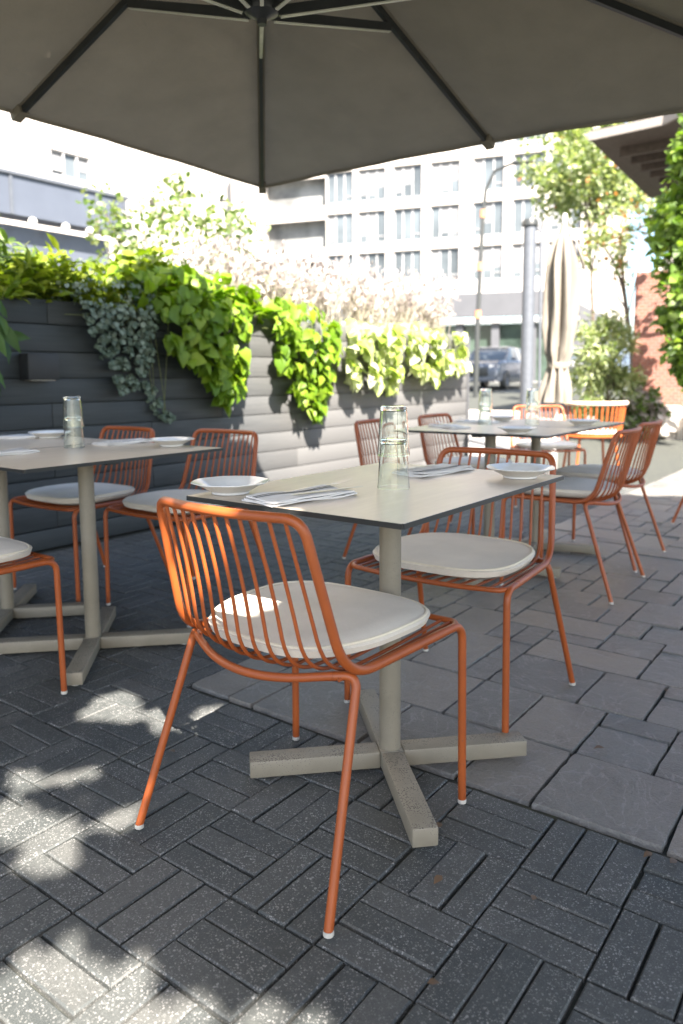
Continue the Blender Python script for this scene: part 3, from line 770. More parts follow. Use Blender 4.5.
# pale ornamental grasses, blown out by the sun
gl = [(4.35,'left of the pale grasses, above the large lime vine'),(4.95,'second from the left of the pale grasses'),(5.6,'middle one of the pale grasses'),(6.3,'fourth from the left of the pale grasses'),(7.0,'fifth from the left of the pale grasses'),(7.6,'at the far wall end, nearest the lamp post')]
for k, (y, wh) in enumerate(gl):
    n = 230; r = empty('ornamental_grass', (-4.42, y, 1.47), 0, 'pale pinkish feathery grass ' + wh, 'grass clump', 'pale feathery grasses in the planter')
    D = np.c_[rng.normal(0, .28, n), rng.normal(0, .34, n), np.ones(n)]
    C = np.c_[rng.normal(0, .08, n), rng.normal(0, .14, n), np.zeros(n)]
    leaves('blades', C, D, rdir(n), rng.uniform(.30, .60, n), STRAW, 'blade', .02, r)
    m = 800; t = rng.integers(0, n, m); Dn = nrmz(D)
    C2 = C[t]+Dn[t]*rng.uniform(.22, .66, m)[:, None]+rng.normal(0, .03, (m, 3))
    leaves('plumes', C2, Dn[t]+rng.normal(0, .5, (m, 3)), rdir(m), rng.uniform(.03, .085, m), BLUSH, 'lance', 1.6, r)
for k, (y, x) in enumerate(((4.0,-4.5),(5.1,-4.45),(6.0,-4.5),(6.8,-4.45))):
    pass

# ------------------------------------------------------------------ umbrella overhead
um = empty('parasol', (-1.64,1.80,0), 0, 'large open square taupe parasol overhead with dark ribs', 'parasol')
cx, cy = -1.675, 1.845
AP = Vector((cx, cy, 2.615)); HB = Vector((cx+.012, cy-.012, 2.165))
ring = [Vector((-2.95,3.23,2.10)), Vector((-1.62,3.35,2.13)), Vector((-.28,3.47,2.10)), Vector((-.22,1.86,2.13)), Vector((-.20,.27,2.10)), Vector((-1.62,.24,2.13)), Vector((-2.98,.26,2.10)), Vector((-3.00,1.80,2.13))]
def canopy_pt(i, s, t):
    # sector i between rib i and rib i+1; s along edge, t from apex to hem
    a, b_ = ring[i], ring[(i+1) % 8]
    e = a.lerp(b_, s); p_ = AP.lerp(e, t)
    sag = math.sin(math.pi*s)*t
    p_ = p_ + Vector((0,0,.020*math.sin(math.pi*min(1, t*1.0))*math.sin(math.pi*s)))*(-1)
    inn = (AP-e); inn.z = 0
    p_ += inn.normalized()*.018*sag*t
    p_.z += .0018*math.sin(17*s+9*t+i)*t + .0010*math.sin(43*s*t+3*i)*math.sin(math.pi*s)
    return p_
mb = MB(); ns, ntt = 14, 16
for i in range(8):
    vs = [canopy_pt(i, s/ns, t/ntt) for t in range(1, ntt+1) for s in range(ns+1)]
    fs = [(t*(ns+1)+s, t*(ns+1)+s+1, (t+1)*(ns+1)+s+1, (t+1)*(ns+1)+s) for t in range(ntt-1) for s in range(ns)]
    mb.add(vs, fs, True)
    mb.add([AP]+vs[:ns+1], [(0, s+1, s+2) for s in range(ns)], True)
    # hem band folded under the edge
    hv = []
    for s in range(ns+1):
        p_ = canopy_pt(i, s/ns, 1.0); q_ = canopy_pt(i, s/ns, .988); hv += [p_, p_+Vector((0,0,-.014)), q_+Vector((0,0,-.012))]
    mb.add(hv, [(3*s+k, 3*s+3+k, 3*s+4+k, 3*s+1+k) for s in range(ns) for k in (0, 1)], True)
cn = mb.build('canopy', CANOPY, um); cn.location = -Vector(um.location)
mb = MB()
for i in range(8):
    e = ring[i]; d = (e-AP)
    pts = [AP+d*t+Vector((0,0,-.004)) for t in (.02,.25,.5,.75,1.0)]
    side = d.cross(Vector((0,0,1))).normalized()*.016
    nr_ = d.cross(side).normalized()
    if nr_.z > 0: nr_ = -nr_
    m2 = [p_+side for p_ in pts]+[p_+side+nr_*.0025 for p_ in pts]+[p_-side+nr_*.0025 for p_ in pts]+[p_-side for p_ in pts]
    mb.add(m2, [(k, k+1, 5+k+1, 5+k) for k in range(4)]+[(5+k, 6+k, 11+k, 10+k) for k in range(4)]+[(10+k, 11+k, 16+k, 15+k) for k in range(4)])
sm_ = mb.build('seam_tape', CANOPY, um); sm_.location = -Vector(um.location)
for i in range(8):
    e = ring[i]; d = e-AP; L_ = d.length; dn = d.normalized()
    mid = AP+d*.5; ang = math.atan2(d.y, d.x); pit = math.asin(-dn.z)
    mb = MB(); off = Vector((0,0,-.022))
    q0 = AP+d*.03+off; q1 = AP+d*.985+off
    side = dn.cross(Vector((0,0,1))).normalized(); up_ = side.cross(dn)
    def bar(mb, a, b_, w_, h_):
        dd = (b_-a).normalized(); sd = dd.cross(Vector((0,0,1))).normalized()*w_/2; uu = sd.cross(dd).normalized()*h_/2
        vs = [a+sd+uu, a-sd+uu, a-sd-uu, a+sd-uu, b_+sd+uu, b_-sd+uu, b_-sd-uu, b_+sd-uu]
        mb.add(vs, [(0,3,2,1),(4,5,6,7),(0,1,5,4),(1,2,6,5),(2,3,7,6),(3,0,4,7)])
    bar(mb, q0, q1, .016, .026)
    rb = mb.build('rib', RIBM, um); rb.location = -Vector(um.location)
    mb = MB(); bar(mb, e-dn*.055+Vector((0,0,-.020)), e+dn*.012+Vector((0,0,-.020)), .040, .034)
    cpn = mb.build('end_pocket', CANOPY, rb)
    mb = MB(); frac = .46 if i % 2 else .42
    bar(mb, HB+Vector((dn.x, dn.y, 0)).normalized()*.05, AP+d*frac+Vector((0,0,-.038)), .016, .028)
    st_ = mb.build('strut', RIBM, rb)
    mb = MB(); bar(mb, HB+Vector((dn.x, dn.y, 0)).normalized()*.06+Vector((0,0,-.0165)), AP+d*frac+Vector((0,0,-.0545)), .012, .004)
    mb.build('strut_trim', plain('pale_trim', (.55,.55,.45), .4) if i == 0 else bpy.data.materials['pale_trim'], rb)
mb = MB(); mb.lathe([(.0005,-.045),(.014,-.045),(.016,-.03),(.03,-.022),(.052,-.012),(.058,.004),(.055,.02),(.035,.03),(.022,.05),(.022,.44)], 24, HB-Vector(um.location)); mb.build('hub', RIBM, um)
mb = MB()
mp = Vector((.62,1.95,0))-Vector(um.location); ap_ = AP-Vector(um.location)
mb.tube([mp+Vector((0,0,.1)), mp+Vector((0,0,2.95))], .038, 14)
mb.build('mast', GALV, um)
mb = MB(); mb.tube(fillet([mp+Vector((0,0,2.2)), mp*.55+ap_*.45+Vector((0,0,.12+1.32)) if False else (mp*.5+Vector((0,0,3.0))), Vector((ap_.x, ap_.y, 2.98)), Vector((ap_.x, ap_.y, 2.60))], .12), .028, 12); mb.build('arm', GALV, um)
mb = MB(); mb.box(mp+Vector((0,0,.05)), (.9,.9,.10), bev=.012); mb.build('base', STONE, um)

# ------------------------------------------------------------------ closed parasol, posts, lamp
r = empty('closed_parasol', (-2.66,6.96,0), 0, 'folded cream parasol standing behind the far tables beside the grey post', 'parasol')
mb = MB(); prof = []
ctrl = [(.78,.150),(.90,.135),(1.02,.105),(1.13,.085),(1.22,.110),(1.5,.135),(1.85,.135),(2.1,.125),(2.25,.095),(2.36,.055),(2.44,.030)]
for k in range(45):
    z = .78+(2.44-.78)*k/44
    for (a, ra), (b_, rb_) in zip(ctrl[:-1], ctrl[1:]):
        if a <= z <= b_: t = (z-a)/(b_-a); prof.append(((ra+(rb_-ra)*t)*.86, z)); break
def pleat(a, z):
    k = min(1, max(.12, (2.42-z)/.4)); d = .85 if z > 1.2 else .6
    return 1+d*k*(abs(math.sin(a*3.5+.5*math.sin(z*3)+.4))-.55)+.08*math.sin(a*11+z*7)*k
mb.lathe(prof, 96, rfun=pleat); mb.build('canopy', CREAM, r)
for a0, zt_, zb_, ro in ((R(-35),2.36,2.02,.20),(R(40),2.33,2.10,.17),(R(200),2.34,2.06,.17)):
    mb = MB(); vs = []
    for jj in range(9):
        t = jj/8; wv = .42*(1-t)**.8+.02
        for ii in range(7):
            u = ii/6-.5; a = a0+u*wv*1.6; q = .06+(ro-.06)*t**.6+.018*math.cos(ii*2.4)*t
            vs.append((q*math.cos(a), q*math.sin(a), zt_+(zb_-zt_)*t-.03*abs(u)))
    mb.add(vs, [(jj*7+ii, jj*7+ii+1, jj*7+ii+8, jj*7+ii+7) for jj in range(8) for ii in range(6)], True); mb.build('flap', CREAM, r)
mb = MB(); mb.lathe([(.094,1.10),(.098,1.115),(.098,1.145),(.094,1.16)], 32); mb.build('tie_strap', CREAM, r)
mb = MB(); mb.lathe([(.024,.06),(.024,2.46),(.030,2.465),(.018,2.52),(.001,2.53)], 16); mb.build('pole', plain('pale_pole',(.62,.60,.56),.4), r)
mb = MB(); r.rotation_euler = (0, R(1.4), R(37)); mb.box((0,0,.035),(.55,.55,.07),bev=.01); mb.lathe([(.045,.07),(.045,.30)],20,cap1=True); mb.build('base', PAVE, r)
r = empty('steel_post', (-4.05,9.6,0), 0, 'thick grey steel post with a thin pipe beside it, behind the far tables', 'post')
mb = MB(); mb.lathe([(.082,0),(.082,2.98)], 24); mb.build('post', GALV, r)
mb = MB(); mb.lathe([(.105,2.98),(.105,3.02),(.09,3.06),(.001,3.065)], 24, cap0=True); mb.build('cap', RIBM, r)
mb = MB(); mb.tube([(.15,.11,0),(.13,.10,1.6),(.12,.09,2.9),(.05,.04,2.97)], .018, 10); mb.build('pipe', GALV, r)
mb = MB(); mb.lathe([(.17,0),(.17,.02)], 20, cap1=True); mb.build('base_plate', GALV, r)
r = empty('street_lamp', (-10.95,21.9,terr(-10.95,21.9)), 0, 'thin dark street lamp with orange bands in front of the white apartments', 'street lamp')
mb = MB(); mb.tube(fillet([(0,0,0),(0,0,3),(-.08,.35,6.4),(.25,.55,7.2),(.75,.75,7.35)], .7), [.085]*5+[.06]*40, 10) if False else mb.tube([(0,0,0),(-.01,.1,2.5),(-.04,.4,5.6),(.0,.5,6.5),(.25,.6,7.05),(.8,.8,7.25)], [.085,.075,.065,.055,.05,.045], 10); mb.build('pole', RIBM, r)
mb = MB()
for z, yy, xx in ((2.6,.11,-.012),(4.1,.25,-.025),(5.75,.415,-.035)): mb.lathe([(.10,z-.12),(.10,z+.12)], 12, (xx, yy, 0), cap0=True, cap1=True)
mb.build('band', plain('orange_band',(.55,.22,.10),.6), r)
mb = MB(); mb.box((1.05,.88,7.24),(.6,.24,.10),rz=R(18),bev=.03); mb.build('lamp_head', RIBM, r)

# ------------------------------------------------------------------ buildings
def facade(root, origin, d, cols, rows, width, z0, z1, wallm, winw, depth=.28, nrm=None, blind=.5, fw=.07):
    # d = unit vector along wall, nrm = outward
    d = Vector((d[0], d[1], 0)); n = Vector((nrm[0], nrm[1], 0)); O_ = Vector((origin[0], origin[1], 0))
    mb = MB()
    us = sorted(set([0, width]+[u for c in cols for u in (c-winw/2, c+winw/2)])); zs = sorted(set([z0, z1]+[z for a in rows for z in a]))
    def P(u, z, o=0): return O_+d*u+Vector((0,0,z))+n*o
    for i in range(len(us)-1):
        for j in range(len(zs)-1):
            uc, zc = (us[i]+us[i+1])/2, (zs[j]+zs[j+1])/2
            hole = any(abs(uc-c) < winw/2 for c in cols) and any(a < zc < b_ for a, b_ in rows)
            if not hole: mb.add([P(us[i], zs[j]), P(us[i+1], zs[j]), P(us[i+1], zs[j+1]), P(us[i], zs[j+1])], [(0,1,2,3)])
    for c in cols:
        for a, b_ in rows:
            u0_, u1_ = c-winw/2, c+winw/2
            for (p_, q_) in (((u0_,a),(u1_,a)), ((u1_,a),(u1_,b_)), ((u1_,b_),(u0_,b_)), ((u0_,b_),(u0_,a))):
                mb.add([P(*p_), P(*q_), P(*q_, -depth), P(*p_, -depth)], [(0,1,2,3)])
    mb.build('wall', wallm, root)
    for c in cols:
        for a, b_ in rows:
            fr = MB(); u0_, u1_ = c-winw/2, c+winw/2; t = fw
            def bar(ua, ub, za, zb):
                o1, o2 = -depth+.10, -depth+.02
                vs = [P(ua,za,o2),P(ub,za,o2),P(ub,zb,o2),P(ua,zb,o2),P(ua,za,o1),P(ub,za,o1),P(ub,zb,o1),P(ua,zb,o1)]
                fr.add(vs, [(4,5,6,7),(0,1,5,4),(1,2,6,5),(2,3,7,6),(3,0,4,7)])
            w3 = (u1_-u0_)/3
            for k in range(4): bar(u0_+k*w3-t+(t if k == 0 else 0)-(t if k == 3 else 0)+.0, u0_+k*w3+t+(t if k == 0 else 0)-(t if k == 3 else 0), a, b_)
            bar(u0_, u1_, b_-t*1.4, b_); bar(u0_, u1_, a, a+t*1.4)
            side = 0 if rng.random() < .5 else 2
            bar(u0_+side*w3, u0_+(side+1)*w3, a+(b_-a)*.2, a+(b_-a)*.2+t)
            f_ = fr.build('window', WINF, root)
            pn = MB(); pn.add([P(u0_,a,-depth+.04),P(u1_,a,-depth+.04),P(u1_,b_,-depth+.04),P(u0_,b_,-depth+.04)], [(0,1,2,3)]); pn.build('pane', WING, f_)
            for k in range(3):
                if rng.random() < blind:
                    h_ = rng.uniform(.55, .98)
                    bl = MB(); bl.add([P(u0_+k*w3+fw*.8, b_-(b_-a)*h_, -depth+.05), P(u0_+(k+1)*w3-.06, b_-(b_-a)*h_, -depth+.05), P(u0_+(k+1)*w3-.06, b_, -depth+.05), P(u0_+k*w3+.06, b_, -depth+.05)], [(0,1,2,3)]); bl.build('blind', CURT, f_)

CR = (-18.45, 52.3)
ap1 = empty('apartment_building', (CR[0], CR[1], 0), 0, 'long white apartment block with rows of three-pane windows above a grey shop front', 'building')
dl = Vector((-.956,-.295,0)); nl = (.295,-.956)
def place_part(root, fn):
    fn()
# build in world coordinates then shift under the root
def world_children(root):
    for ch in root.children: ch.location = -Vector(root.location)
cols = [1.0, 3.5, 6.3, 9.4, 12.2, 14.95, 17.5]
rows = [(7.9,10.3),(11.0,13.35),(14.1,16.4),(17.15,19.4)]
facade(ap1, CR, dl, cols, rows, 18.6, 6.95, 22.5, WHITEWALL, 2.15, nrm=nl, fw=.055)
# balconies at the left end
O2 = Vector((CR[0], CR[1], 0))+dl*18.6
mb = MB(); n2 = Vector((nl[0], nl[1], 0))
for z0_, z1_ in ((6.95,7.6),(9.9,10.9),(13.0,14.0),(16.1,17.1),(19.2,22.5)):
    c = O2+dl*2.6-n2*.1; mb.box((c.x, c.y, (z0_+z1_)/2), (5.2,.25,z1_-z0_), rz=math.atan2(dl.y, dl.x))
mb.build('balcony', WHITEWALL, ap1)
mb = MB(); c = O2+dl*2.6-n2*.9; mb.box((c.x, c.y, 13.2), (5.2,.1,13.0), rz=math.atan2(dl.y, dl.x)); mb.build('balcony_shade_panel', plain('shaded_balcony', (.17,.175,.17), .6, var=.55, scale=.5), ap1)  # flat panel, its colour standing in for the shade inside the balconies
mb = MB(); c = O2+dl*6.6-n2*.6; mb.box((c.x, c.y, 10.3), (2.8,1.2,20.4), rz=math.atan2(dl.y, dl.x)); mb.build('pilaster', WHITEWALL, ap1)
# shop front
mb = MB()
c = Vector((CR[0], CR[1], 0))+dl*9.3
mb.box((c.x+nl[0]*.1, c.y+nl[1]*.1, 6.1), (18.9,.5,1.66), rz=math.atan2(dl.y, dl.x)); mb.build('shop_fascia', GREYBAND, ap1)
mb = MB()
mb.box((c.x+nl[0]*.30, c.y+nl[1]*.30, 4.92), (18.9,.55,.30), rz=math.atan2(dl.y, dl.x)); mb.build('shop_ledge', plain('pale_ledge',(.26,.26,.26),.7), ap1)
mb = MB()
for k in range(8):
    c2 = Vector((CR[0], CR[1], 0))+dl*(.4+k*2.6); mb.box((c2.x, c2.y, 2.6), (.55,.5,4.35), rz=math.atan2(dl.y, dl.x))
mb.build('shop_pier', GREYBAND, ap1)
mb = MB(); c3 = c-n2*.35; mb.box((c3.x, c3.y, 2.6), (18.4,.1,4.3), rz=math.atan2(dl.y, dl.x)); mb.build('shop_window', plain('shop_glass',(.05,.075,.06),.06,var=.6,scale=.5), ap1)
# right-hand side
dr = Vector((-.184,.983,0)); nr2 = (.983,.184)
facade(ap1, CR, dr, [4.5,10,15.5,21,26.5], rows, 32, 6.0, 20.5, WHITEWALL, 2.2, nrm=nr2)
mb = MB(); c = Vector((CR[0], CR[1], 0))+dr*16; mb.box((c.x-.02, c.y, 3.3), (32,.3,5.35), rz=math.atan2(dr.y, dr.x)); mb.build('side_shop_front', GREYBAND, ap1)
world_children(ap1)
# lower pale building farther along on the right
b2 = empty('pale_building', (-8,62,0), 0, 'low pale building far down the street at right, behind the shrubs', 'building')
facade(b2, (-18,70), Vector((1,0,0)), [3,8,13,18,23], [(2.2,4.2),(6.2,8.4)], 27, 0, 11, WHITEWALL, 2.4, nrm=(0,-1)); world_children(b2)
# left far block
b3 = empty('tall_white_building', (-52,42,0), 0, 'tall plain white building with a few small dark windows at the far left', 'building')
facade(b3, (-42,50), Vector((-.80,-.60,0)), [3.5,6,14,17,23], [(8,10.2),(12.5,13.6),(15,15.9),(18.5,20.5),(24,25)], 34, 0, 34, WHITEWALL, .8, nrm=(.6,-.8), blind=.2); world_children(b3)
# near left building parallel to the patio wall
LBX = -14
b4 = empty('white_house', (LBX,5,0), 0, 'plain white building behind the left wall with one window above a blue grey glazed band', 'building')
facade(b4, (LBX,13.2), Vector((0,-1,0)), [3.65], [(5.12,5.62)], 22, 4.9, 13, WHITEWALL, .95, nrm=(1,0), depth=.12, blind=.9, fw=.02)
world_children(b4)
o = b4
mb = MB(); mb.box((-.6,8.1-2.6+4.9,2.4),(1.2,.12,4.8)) if False else mb.box((-.65,-1.5,2.0),(1.2,13.9,4.0)); mb.build('lower_wall', WHITEWALL, b4)
mb = MB(); mb.box((.25,-1.6,4.44),(.5,14.2,.72)); mb.build('glazed_band', SLATE, b4)
mb = MB(); mb.box((.26,-1.6,4.83),(.58,14.3,.06)); 
for yy in (5.45,4.75,2.9,1.0,-1.0): mb.box((.51,yy-.0,4.44),(.03,.06,.72))
mb.build('band_trim', GALV, b4)
mb = MB(); mb.box((.08,-1.6,3.2),(.16,13.6,1.5)); mb.build('lower_glazing', SLATE, b4)
mb = MB()
for yy in (3.25,3.95,4.5): mb.lathe([(.001,-.09),(.06,-.06),(.085,0),(.06,.06),(.001,.09)], 14, (.60,yy,3.98))
mb.build('globe_bulb', LAMPW, b4)
# ------------------------------------------------------------------ brick wall, roof corner and ivy at right
bw = empty('brick_wall', (-2.2,13.2,0), 0, 'old brick wall under the ivy at the right edge', 'wall')
mb = MB(); mb.box((.6,.35,1.35),(4.2,.30,2.7),rz=R(12)); mb.build('brickwork', BRICK, bw)
mb = MB()
for k in range(26):
    mb.box((rng.uniform(-1.75,1.2), -.30+rng.uniform(-.3,.0), rng.uniform(.06,.32)), tuple(rng.uniform(.18,.5,3)), rz=rng.uniform(0,3), rx=rng.uniform(-.2,.2), bev=.05)
mb.build('rubble_edging', STONE, bw)
rf = empty('roof_canopy', (-3.4,14.3,5.06), 0, 'dark timber roof corner with a pale edge at the top right', 'roof')
A_, B_, C_, E_ = (-4.66,13.58), (-3.42,13.50), (-2.24,12.5), (-5.01,18.84)
pol = [A_, B_, C_, (-1.6,18.9), E_]
mb = MB(); o_ = Vector(rf.location)
top = [(x-o_.x, y-o_.y, .22) for x, y in pol]; bot = [(x-o_.x, y-o_.y, .06) for x, y in pol]; n = len(pol)
mb.add(top+bot, [tuple(range(n)), tuple(range(2*n-1, n-1, -1))]); mb.build('deck', WOODD, rf)
mb = MB()
for k in range(7): mb.box((.18+.04*k,.1+k*.62,-.02),(2.3+.05*k,.09,.17))
mb.build('rafter', WOODD, rf)
mb = MB()
for p_, q_ in zip(pol, pol[1:3]+[pol[3]]):
    c = ((p_[0]+q_[0])/2-o_.x, (p_[1]+q_[1])/2-o_.y, .12); l_ = math.hypot(q_[0]-p_[0], q_[1]-p_[1]); mb.box(c, (l_+.04,.05,.15), rz=math.atan2(q_[1]-p_[1], q_[0]-p_[0]))
mb.build('fascia', FASC, rf)
mb = MB(); mb.box((1.15,-1.2,-2.5),(.16,.16,5.1)); mb.build('post', WOODD, rf); mb = MB(); mb.box((1.5,4.2,-2.5),(.16,.16,5.1)); mb.build('post', WOODD, rf)
def blob(name, label, cat, centre, rad, n, mats, size, shape='oval', group=None, clumps=40, trunk=None, limbs=0, width=1.1, parts=None, droop=0, gaps=.0):
    c = np.array(centre, float); rad = np.array(rad, float)
    r = empty(name, tuple(trunk) if trunk is not None else tuple(c), 0, label, cat, group)
    cl = rdir(clumps)*rng.random((clumps, 1))**(1/2.4)*rad+c
    cr_ = rng.uniform(.16, .34, clumps)*rad.mean()
    tot = 0
    for m_, frac in mats:
        k = int(n*frac); ci = rng.integers(0, clumps, k)
        P = cl[ci]+rdir(k)*cr_[ci][:, None]*rng.random((k, 1))**.45
        D = nrmz(P-c)*.6+rdir(k)*.9; D[:, 2] -= droop
        leaves('crown' if cat == 'tree' else 'foliage', P-np.array(r.location), D, rdir(k, 0, 1)+np.array([0,0,.6]), size*rng.uniform(.6,1.3,k), m_, shape, width, r)
    if trunk is not None:
        mb = MB(); b0 = Vector((0,0,0)); tpt = Vector(c)-Vector(r.location)
        mb.tube([b0, tpt*.35+Vector((rng.normal(0,.1),rng.normal(0,.1),0)), tpt*.75, tpt], [.06,.05,.035,.02] if cat == 'tree' else [.03,.025,.02,.01], 9)
        for k in range(limbs):
            q_ = Vector(cl[rng.integers(0, clumps)])-Vector(r.location); s_ = tpt*rng.uniform(.45,.85)
            mb.tube([s_, s_.lerp(q_, .5)+Vector((0,0,.15)), q_], [.022,.014,.007] if cat == 'tree' else [.012,.008,.004], 6)
        mb.build('trunk' if cat == 'tree' else 'stem', BARK, r)
    return r
blob('ivy', 'dense green ivy covering the wall at the right edge', 'plant', (-2.36,11.4,2.65), (.38,.60,1.95), 7600, [(MIDG,.3),(IVYG,.7)], .10, 'heart', clumps=110, trunk=(-2.3,12.6,.0), limbs=10)
blob('ivy', 'ivy strands trailing from the roof corner at the top right', 'plant', (-2.85,11.9,3.35), (.32,.7,.75), 420, [(MIDG,.3),(IVYG,.65),(RUST,.05)], .09, 'heart', clumps=26, trunk=(-2.2,12.6,2.7), limbs=8, droop=.8)
blob('shrub', 'loose light green shrub below the ivy, right of the closed parasol', 'shrub', (-3.72,12.0,1.05), (.55,.6,.85), 3400, [(TREEG,.6),(PALEG,.4)], .14, 'lance', clumps=60, trunk=(-3.7,12.05,.0), limbs=16, width=.9)
blob('shrub', 'low pale flowering shrub at the foot of the brick wall', 'shrub', (-3.35,12.3,.45), (.45,.4,.4), 900, [(MIDG,.5),(BLUSH,.5)], .10, 'oval', clumps=30, trunk=(-3.3,12.35,.0), limbs=8)
# street trees
def at(px, py, d):   # unused in placement of anything but a note of bearings
    return None
blob('street_tree', 'street tree with a full green crown, right of the white apartments', 'tree', (-7.9,23.0,7.1), (2.2,2.0,1.5), 7000, [(TREEG,.75),(PALEG,.24),(RUST,.01)], .14, 'oval', clumps=90, trunk=(-7.7,23.3,.3), limbs=9)
blob('street_tree', 'sparse rust tinged tree beside the ivy, in front of the pale far facade', 'tree', (-5.9,19.6,4.5), (1.1,1.1,1.2), 900, [(TREEG,.5),(RUST,.15),(PALEG,.35)], .12, 'oval', clumps=46, trunk=(-5.5,19.9,.2), limbs=9)
blob('garden_tree', 'pale airy tree behind the wall at left centre', 'tree', (-8.3,7.0,2.75), (1.25,1.25,.95), 2600, [(MIDG,.45),(TREEG,.45),(BLUSH,.1)], .085, 'oval', clumps=46, trunk=(-8.3,7.0,.0), limbs=14)
blob('garden_tree', 'pale bushy tree behind the grasses, left of the balconies', 'tree', (-10.8,11.3,2.6), (1.5,1.5,.9), 1700, [(TREEG,.6),(BLUSH,.4)], .10, 'oval', clumps=46, trunk=(-10.8,11.3,.0), limbs=10)
blob('garden_shrub', 'wispy green bush against the blue grey glazing at far left', 'shrub', (-7.0,3.7,2.25), (.55,.55,.65), 620, [(MIDG,.7),(FERN,.3)], .16, 'lance', clumps=26, trunk=(-7.0,3.7,.0), limbs=16, width=.7)

# ------------------------------------------------------------------ cars
def make_car(paint, suv=True):
    r = empty('parked_car', (0,0,0))
    Lh, W2, Ht = 2.3, .93, 1.68
    sec = [ # x, half width low, half width belt, z bottom, z belt, roof half width, roof z
        (-2.30,.78,.80,.42,.78,.0,.0),(-2.18,.86,.86,.30,.98,0,0),(-1.9,.90,.90,.27,1.06,0,0),(-1.1,.93,.92,.25,1.10,0,0),(-.2,.93,.93,.25,1.12,0,0),(.8,.93,.93,.25,1.14,0,0),(1.6,.92,.91,.26,1.15,0,0),(2.15,.88,.87,.32,1.10,0,0),(2.30,.80,.80,.44,.95,0,0)]
    mb = MB(); vs = []
    for x, wl_, wb, zb, zt, _, _ in sec:
        zm = (zb+zt)/2
        vs += [(x,-wl_*.92,zb),(x,-wl_,zb+.12),(x,-wb*1.0,zm),(x,-wb*.98,zt-.08),(x,-wb*.88,zt),(x,wb*.88,zt),(x,wb*.98,zt-.08),(x,wb,zm),(x,wl_,zb+.12),(x,wl_*.92,zb)]
    n = 10; fs = [(i*n+j, i*n+j+1, (i+1)*n+j+1, (i+1)*n+j) for i in range(len(sec)-1) for j in range(n-1)]+[tuple(range(n))[::-1], tuple(range((len(sec)-1)*n, len(sec)*n))]
    mb.add(vs, fs, True); mb.build('body', paint, r)
    # cabin: glass body with roof and pillars
    cab = [(-1.12,1.10,.80),(-.30,1.58,.66),(.2,1.645,.655),(1.2,1.62,.64),(1.75,1.50,.62),(2.12,1.10,.74)]
    mb = MB(); vs = []
    for x, z, hw in cab: vs += [(x,-hw,z),(x,hw,z),(x,-.84,1.09),(x,.84,1.09)]
    fs = []
    for i in range(len(cab)-1):
        a, b_ = 4*i, 4*(i+1); fs += [(a,a+1,b_+1,b_),(a+2,a,b_,b_+2),(a+1,a+3,b_+3,b_+1)]
    mb.add(vs, fs, False); mb.build('window_glass', WING, r)
    mb = MB()
    mb.add([(x,s*(hw-.02),z+.02) for x, z, hw in cab[1:5] for s in (-1,1)], [(2*i,2*i+1,2*i+3,2*i+2) for i in range(3)], True); mb.build('roof', paint, r)
    for s in (-1,1):
        for p_, q_ in (((-1.12,.80,1.10),(-.30,.66,1.60)),((.45,.845,1.1),(.42,.655,1.63)),((1.35,.84,1.1),(1.25,.645,1.61)),((2.12,.74,1.12),(1.72,.63,1.53))):
            mb = MB(); mb.tube([(p_[0],s*p_[1],p_[2]),(q_[0],s*q_[1],q_[2])], .035, 6); mb.build('pillar', paint, r)
    for x in (-1.42,1.42):
        for s in (-1,1):
            tw = MB(); tw.lathe([(.20,-.11),(.335,-.11),(.355,-.08),(.355,.08),(.335,.11),(.20,.11)], 24)
            tw.v = [(v[0]+x, s*.86+v[2], v[1]+.355) for v in tw.v]; w_ = tw.build('wheel', RIBM, r)
            rm = MB(); rm.lathe([(.001,.06),(.05,.07),(.06,.05),(.19,.07),(.215,.09)], 20, rfun=lambda a, z: 1)
            rm.v = [(v[0]+x, s*(.86+v[2]*1.25), v[1]+.355) for v in rm.v]; rm.build('rim', GALV, w_)
    mb = MB(); mb.box((-2.285,0,.66),(.10,.95,.34),bev=.03); mb.build('grille', RIBM, r)
    for s in (-1,1):
        mb = MB(); mb.box((-2.15,s*.66,.84),(.20,.36,.13),rz=s*R(-18),bev=.03); mb.build('headlight', LAMPW, r)
        mb = MB(); mb.box((-.75,s*1.0,1.16),(.14,.18,.13),bev=.03); mb.build('wing_mirror', paint, r)
    mb = MB(); mb.box((-2.27,0,.36),(.14,1.45,.16),bev=.03); mb.build('bumper', GALV, r)
    return r
PNT1 = plain('silver_car_paint', (.11,.125,.15), .25, .2, var=.04); PNT2 = plain('white_car_paint', (.25,.25,.26), .25, 0, var=.03); PNT3 = plain('blue_grey_car_paint', (.10,.13,.17), .25, .2, var=.04)
def put(car, x, y, rz, lab):
    car.location = (x, y, terr(x, y)-.018); car.rotation_euler.z = R(rz); tag(car, lab, 'car', 'cars on the street')
put(make_car(PNT1), -13.15, 27.9, 98, 'silver grey SUV with a dark grille, seen past the wall end')
put(make_car(PNT2), -11.9, 33.4, 104, 'white car half hidden behind the grey steel post')
put(make_car(PNT3), -10.2, 33.5, 80, 'pale blue car glimpsed right of the closed parasol')

